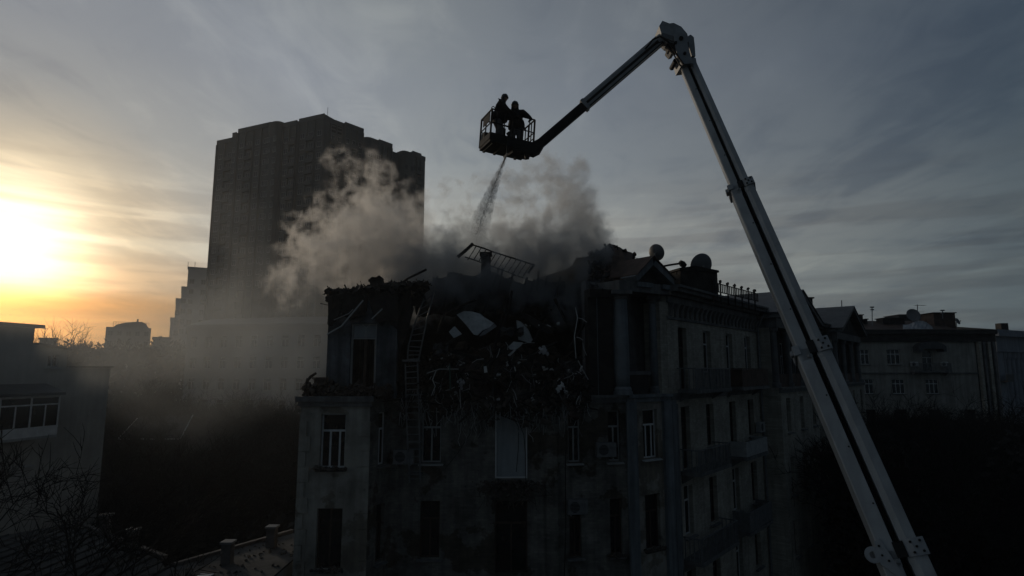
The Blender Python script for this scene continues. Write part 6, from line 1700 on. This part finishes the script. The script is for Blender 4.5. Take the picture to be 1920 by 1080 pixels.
# ------------------------------------------------------------------ trees
def tree_mesh(seed, h, levels=5, spread=.55, n0=5, rr0=None, twig=1.0):
    rnd = random.Random(seed); tr = MB(); cr = MB()
    def branch(p, d, l, r_, lv):
        tgt = tr if lv <= 1 else cr
        sides = 6 if lv <= 1 else (4 if lv <= 2 else 3)
        k = 3 if lv <= 2 else 2
        pts = [p]; q = p.copy(); dd = d.copy()
        for i in range(k):
            dd = (dd + Vector((rnd.gauss(0, .14), rnd.gauss(0, .14), rnd.gauss(.05, .10)))).normalized()
            q = q + dd * l / k; pts.append(q.copy())
        r_s = [r_ * (1 - .6 * i / k) for i in range(k + 1)]
        tgt.tube(pts, r_s, sides)
        if lv >= levels: return
        n = n0 if lv < 2 else n0 + (1 if rnd.random() < .5 else 0)
        if lv == 0: n = n0 + 2
        for i in range(n):
            t = rnd.uniform(.45 if lv == 0 else .3, 1.0); idx = min(int(t * k), k - 1); b0 = pts[idx].lerp(pts[idx + 1], t * k - idx)
            a_ = rnd.uniform(0, 6.283) if lv else 6.283 * i / n + rnd.uniform(-.4, .4)
            o = dd.orthogonal().normalized(); o2 = dd.cross(o)
            side = o * math.cos(a_) + o2 * math.sin(a_)
            nd = (dd * rnd.uniform(.5, .95) + side * rnd.uniform(spread * .8, spread * 1.7) + Vector((0, 0, .18))).normalized()
            branch(b0, nd, l * rnd.uniform(.52, .75), max(.006 * twig, r_ * rnd.uniform(.4, .55)), lv + 1)
    branch(Vector((0, 0, -.2)), Vector((0, 0, 1)), h * .45, rr0 or h * .016, 0)
    return tr, cr
def make_tree(label, loc, seed, h, group=None, rot=0.0, name='bare_tree', **kw):
    t = thing(name, label, 'tree', (0, 0, 0), group)
    tr, cr = tree_mesh(seed, h, **kw)
    tr.build('trunk', m_bark, t, recalc=False); cr.build('crown', m_twig, t, recalc=False)
    t.location = loc; t.rotation_euler = (0, 0, rot); return t
# big bare tree in front of the left building
make_tree('black leafless tree spreading in front of the left building', (X(42, 20.5, 1050), 20.5, 1.0), 12, 17.0, levels=5, spread=.62, n0=4, rr0=.2, twig=2.6)
make_tree('leafless treetop reaching over the seamed annex roof', (X(128, 18.5, 1060), 18.5, 1.0), 15, 12.6, levels=5, spread=.7, n0=4, rr0=.13, twig=2.4)
make_tree('thin bare tree poking above the left building roof against the sun glow', (X(28, 60, 600), 62, 9.5), 18, 13.5, levels=4, spread=.5, n0=5, twig=2.5)
G1 = 'bare trees crowding the yard below the tower'
G2 = 'bare trees massed in the shade beside the long right wing'
L1 = 'tangled leafless tree in the dark yard below the tower'
L2_ = 'tangled leafless tree in the black mass beside the long right wing'
protos = []
for sd in (41, 42, 43):
    protos.append(make_tree(L1, (0, 0, 0), sd, 14, G1, levels=5, spread=.6, n0=5, rr0=.2, twig=2.2))
used = [False] * 3
rt = random.Random(19)
def place(i, x, y, s, z=0, lab=None, grp=None):
    if not used[i]: o = protos[i]; used[i] = True
    else: o = copy_tree(protos[i])
    o.location = (x, y, z); o.scale = (s * 1.1, s * 1.1, s); o.rotation_euler = (0, 0, rt.uniform(0, 6.28))
    if lab: o['label'] = lab; o['group'] = grp
for i in range(26):
    Y = rt.uniform(40, 86); px = rt.uniform(205, 575)
    place(i % 3, X(px, Y, 760), Y, rt.uniform(.85, 1.2) * (.9 + .3 * (Y - 40) / 46))
for i in range(30):
    Y = rt.uniform(36, 68); lo_ = 1560 + (Y - 36) * 1.5; px = rt.uniform(lo_, 1960)
    zt = Z(rt.uniform(745, 800), Y); xw = X(px, Y, 800)
    # keep clear of the long wing
    k = (Vector((xw, Y, 0)) - Vector((A5[0], A5[1], 0))).dot(fR.n)
    if k < 4.0: xw += (4.0 - k) * 1.2
    place(i % 3, xw, Y, max(.5, zt / 12.0), 0, L2_, G2)
# undergrowth: dense dark hedge mass under the trees on both sides
def thicket(name, label, pxs, Ys, zmax, n, seed):
    rnd = random.Random(seed); mb = MB()
    for i in range(n):
        Y = rnd.uniform(*Ys); px = rnd.uniform(*pxs); x = X(px, Y, 800); z = zmax * rnd.random() ** .7
        k = (Vector((x, Y, 0)) - Vector((A5[0], A5[1], 0))).dot(fR.n)
        if pxs[0] > 1000 and k < 2.5: continue
        z *= .75 + .4 * mnoise.noise(Vector((x * .25, Y * .25, 0)))
        a_ = Vector((rnd.gauss(0, 1), rnd.gauss(0, 1), rnd.gauss(0, 1))).normalized() * rnd.uniform(.12, .4); b_ = a_.orthogonal().normalized() * rnd.uniform(.06, .25)
        c = Vector((x, Y, max(.1, z))); mb.add([c - a_, c + b_, c + a_, c - b_], [(0, 1, 2, 3)])
    o = mb.build(name, m_twig, recalc=False, kind='stuff'); return o
thicket('undergrowth', '', (205, 580), (36, 84), 9.0, 26000, 3)
thicket('undergrowth', '', (1500, 1990), (34, 66), 13.0, 36000, 4)
# treeline on the horizon
mb = MB(); rnd = random.Random(2)
for i in range(9000):
    px = rnd.uniform(-60, 420); Y = rnd.uniform(120, 260); x = X(px, Y, 640)
    base_ = Z(652 - 5 * mnoise.noise(Vector((px * .03, 0, 4))), Y); z = base_ - abs(rnd.gauss(0, 2.2)) + (rnd.random() ** 6) * 2.5
    s_ = rnd.uniform(.25, .8); a_ = Vector((rnd.gauss(0, .5), rnd.gauss(0, .5), rnd.gauss(.6, .6))).normalized() * s_; b_ = a_.orthogonal().normalized() * s_ * .3
    c = Vector((x, Y, z)); mb.add([c - a_, c + b_, c + a_, c - b_], [(0, 1, 2, 3)])
for i in range(9000):
    px = rnd.uniform(-60, 620); Y = rnd.uniform(100, 150); x = X(px, Y, 660); z = rnd.uniform(0, 1) ** .5 * Z(662 + 4 * mnoise.noise(Vector((px * .03, 3, 4))), Y)
    s_ = rnd.uniform(.4, 1.2); a_ = Vector((rnd.gauss(0, .6), rnd.gauss(0, .5), rnd.gauss(.4, .6))).normalized() * s_; b_ = a_.orthogonal().normalized() * s_ * .45
    c = Vector((x, Y, z)); mb.add([c - a_, c + b_, c + a_, c - b_], [(0, 1, 2, 3)])
mb.build('far_woods', m_twig, recalc=False, kind='stuff')
mb = MB(); c = at(83, 632, 120)
t_ = thing('lamp_mast', 'thin mast with crossbar on the horizon right of the left building', 'mast', (c.x, c.y, c.z - 3))
mb.tube([c - Vector((0, 0, 3)), c + Vector((0, 0, 2.0))], .06, 5); mb.box(c.x - .6, c.x + .6, c.y - .04, c.y + .04, c.z + 1.6, c.z + 1.7); mb.build('mast', m_steel, t_)
t_ = thing('far_roof_hut', 'tiny flat hut roof on the horizon beneath the thin mast', 'hut', P(92, 640, 115))
fr = facing(74, 107, 115, 640)
mb = MB(); mb.box(0, fr.len, -4, 0, Z(665, 115), Z(636, 115), fr.M); mb.build('wall', m_far, t_)
mb = MB(); mb.box(-.25, fr.len + .25, -4.2, .3, Z(636, 115) + .002, Z(633.5, 115), fr.M); mb.build('roof', m_roof, t_)

# ------------------------------------------------------------------ smoke and haze
def smoke(name, blobs, dens, color, aniso, seed, nscale, thr=.32, label=None, step=.25, absorb=None, soft=.35, amp=1.0, hullk=1.0, soot=None):
    """blobs: (px, py, Y, radius px, weight). A field of soft puffs broken up by turbulence."""
    m = bpy.data.materials.new(name); m.use_nodes = True
    nt = m.node_tree; nt.nodes.clear(); N = nt.nodes.new; K_ = nt.links.new
    def mth(op, a, b=None, clamp=False):
        n = N('ShaderNodeMath'); n.operation = op; n.use_clamp = clamp
        for i, x in enumerate((a, b)):
            if x is None: continue
            if isinstance(x, (int, float)): n.inputs[i].default_value = x
            else: K_(x, n.inputs[i])
        return n.outputs[0]
    geo = N('ShaderNodeNewGeometry')
    pos = geo.outputs['Position']
    # warp
    nz = N('ShaderNodeTexNoise'); nz.inputs['Scale'].default_value = nscale * .55; nz.inputs['Detail'].default_value = 3
    K_(pos, nz.inputs['Vector'])
    sb = N('ShaderNodeVectorMath'); sb.operation = 'SUBTRACT'; K_(nz.outputs['Color'], sb.inputs[0]); sb.inputs[1].default_value = (.5, .5, .5)
    sc_ = N('ShaderNodeVectorMath'); sc_.operation = 'SCALE'; sc_.inputs['Scale'].default_value = 1.25 / nscale; K_(sb.outputs[0], sc_.inputs[0])
    wp = N('ShaderNodeVectorMath'); wp.operation = 'ADD'; K_(pos, wp.inputs[0]); K_(sc_.outputs[0], wp.inputs[1])
    tot = None; hull = bmesh.new()
    for (px, py, Y, r_, w) in blobs:
        c = at(px, py, Y); R_ = r_ * Y / F
        d = N('ShaderNodeVectorMath'); d.operation = 'DISTANCE'; K_(wp.outputs[0], d.inputs[0]); d.inputs[1].default_value = c
        mr = N('ShaderNodeMapRange'); mr.interpolation_type = 'SMOOTHSTEP'
        mr.inputs['From Min'].default_value = R_ * 1.25; mr.inputs['From Max'].default_value = R_ * .25
        mr.inputs['To Min'].default_value = 0; mr.inputs['To Max'].default_value = w
        K_(d.outputs['Value'], mr.inputs['Value'])
        tot = mr.outputs[0] if tot is None else mth('MAXIMUM', tot, mr.outputs[0]) if False else (mth('ADD', tot, mr.outputs[0]) if tot is not None else mr.outputs[0])
        bmesh.ops.create_icosphere(hull, subdivisions=2, radius=R_ * 1.25 * hullk + .35, matrix=Matrix.Translation(c))
    n2 = N('ShaderNodeTexNoise'); n2.inputs['Scale'].default_value = nscale; n2.inputs['Detail'].default_value = 6; n2.inputs['Roughness'].default_value = .58
    K_(wp.outputs[0], n2.inputs['Vector'])
    turb = mth('MULTIPLY', mth('SUBTRACT', .5, n2.outputs[0]), 2.6 * amp)
    f = mth('SUBTRACT', mth('MINIMUM', tot, 1.6), thr)
    f = mth('ADD', f, turb)
    gate = N('ShaderNodeMapRange'); gate.inputs['From Min'].default_value = 0.0; gate.inputs['From Max'].default_value = .25; K_(tot, gate.inputs['Value'])
    g = N('ShaderNodeMapRange'); g.interpolation_type = 'SMOOTHSTEP'; g.inputs['From Min'].default_value = 0; g.inputs['From Max'].default_value = soft; g.inputs['To Max'].default_value = 1.0; K_(f, g.inputs['Value'])
    dn = mth('MULTIPLY', mth('MULTIPLY', g.outputs[0], gate.outputs[0]), dens)
    pv = N('ShaderNodeVolumePrincipled'); pv.inputs['Color'].default_value = (*color, 1); pv.inputs['Anisotropy'].default_value = aniso
    pv.inputs['Density Attribute'].default_value = ''
    if soot:
        sz = N('ShaderNodeSeparateXYZ'); K_(wp.outputs[0], sz.inputs[0])
        cr = N('ShaderNodeValToRGB'); cr.color_ramp.elements[0].color = (*soot, 1); cr.color_ramp.elements[1].color = (*color, 1)
        mz = N('ShaderNodeMapRange'); mz.inputs['From Min'].default_value = 20.3; mz.inputs['From Max'].default_value = 23.6; K_(sz.outputs[2], mz.inputs['Value']); K_(mz.outputs[0], cr.inputs[0]); K_(cr.outputs[0], pv.inputs['Color'])
    K_(dn, pv.inputs['Density'])
    out = N('ShaderNodeOutputMaterial'); K_(pv.outputs[0], out.inputs['Volume'])
    m.cycles.volume_step_rate = step
    me = bpy.data.meshes.new(name); hull.to_mesh(me); hull.free(); me.materials.append(m)
    o = bpy.data.objects.new(name, me); COL.objects.link(o)
    rm = o.modifiers.new('r', 'REMESH'); rm.mode = 'VOXEL'; rm.voxel_size = .35 if blobs[0][2] < 40 else 1.2
    dg = bpy.context.evaluated_depsgraph_get(); me2 = bpy.data.meshes.new_from_object(o.evaluated_get(dg)); o.modifiers.clear(); o.data = me2
    o['kind'] = 'stuff'
    return o
smoke('smoke_column', [
    (985, 500, 28.6, 95, 1.0), (900, 505, 28.4, 85, .9), (1075, 490, 27.6, 80, 1.2), (800, 540, 27.8, 85, .95),
    (1060, 420, 29.0, 76, .72), (975, 420, 29.5, 74, .56), (1108, 440, 28, 52, 1.1), (1055, 340, 29.5, 58, .55), (985, 345, 29.5, 54, .42),
    (1085, 375, 29, 50, .62), (895, 425, 29, 58, .48), (935, 345, 29.5, 48, .44), (850, 455, 29, 60, .58), (1128, 478, 27, 36, 1.1), (815, 475, 29, 62, .8), (850, 515, 27, 60, .9), (940, 505, 26.0, 52, .75), (1010, 495, 26.3, 50, .75), (770, 515, 28, 60, .8), (880, 345, 29.5, 40, .34), (1010, 305, 29.5, 46, .40), (835, 350, 30, 36, .34), (860, 395, 29.5, 44, .42), (1075, 310, 29.5, 46, .42), (1110, 385, 29, 40, .6), (1095, 540, 25.6, 48, .8),
    (1050, 575, 25.2, 52, .7), (1000, 545, 25.8, 56, .65), (870, 535, 26.0, 66, .62), (940, 550, 25.8, 55, .6), (790, 545, 25.8, 48, .6)], 1.05, (.80, .81, .82), .4, 1, 1.25, thr=.36, step=.32, soft=.8, amp=1.5, soot=(.44, .47, .50))
smoke('smoke_plume', [
    (735, 470, 30, 84, .85), (690, 420, 31, 74, .7), (760, 420, 30.5, 62, .65), (640, 450, 31.5, 66, .66), (590, 460, 32, 56, .52), (665, 360, 32, 58, .42),
    (720, 345, 32, 54, .46), (640, 510, 31, 60, .66), (700, 510, 30, 66, .75), (600, 520, 31.5, 50, .52), (770, 480, 29.5, 62, .85), (635, 300, 33, 46, .28), (785, 385, 30, 42, .48), (685, 300, 33, 46, .28), (550, 490, 33, 56, .52), (575, 420, 33, 50, .4), (535, 540, 34, 52, .42), (610, 380, 33, 46, .36), (700, 395, 30.5, 50, .5)],
    .78, (.96, .94, .91), .5, 2, 1.2, thr=.29, step=.32, soft=.95, amp=1.6, soot=(.62, .61, .60))
smoke('drifting_smoke', [
    (560, 620, 60, 130, .8), (480, 560, 75, 120, .7), (420, 640, 70, 130, .75), (340, 630, 75, 130, .6), (520, 700, 55, 120, .7), (580, 540, 50, 90, .65), (620, 470, 48, 80, .5), (250, 650, 70, 130, .5), (600, 700, 45, 90, .6),
    (450, 440, 80, 120, .3), (380, 770, 50, 170, .5), (90, 690, 27, 150, 1.5), (40, 640, 27, 100, 1.6), (170, 690, 30, 110, 1.0), (210, 660, 40, 130, .6), (60, 860, 22, 130, .8)],
    .052, (.80, .82, .81), .35, 3, .10, thr=.10, step=.35, soft=1.4, amp=.55)
mh = bpy.data.materials.new('haze'); mh.use_nodes = True; mh.node_tree.nodes.clear()
pv = mh.node_tree.nodes.new('ShaderNodeVolumePrincipled'); pv.inputs['Color'].default_value = (.76, .81, .86, 1); pv.inputs['Density'].default_value = .00035; pv.inputs['Anisotropy'].default_value = .5
mo = mh.node_tree.nodes.new('ShaderNodeOutputMaterial'); mh.node_tree.links.new(pv.outputs[0], mo.inputs['Volume'])
mb = MB(); mb.box(-900, 900, -300, 900, -1.5, 96); mb.build('haze', mh, kind='stuff')
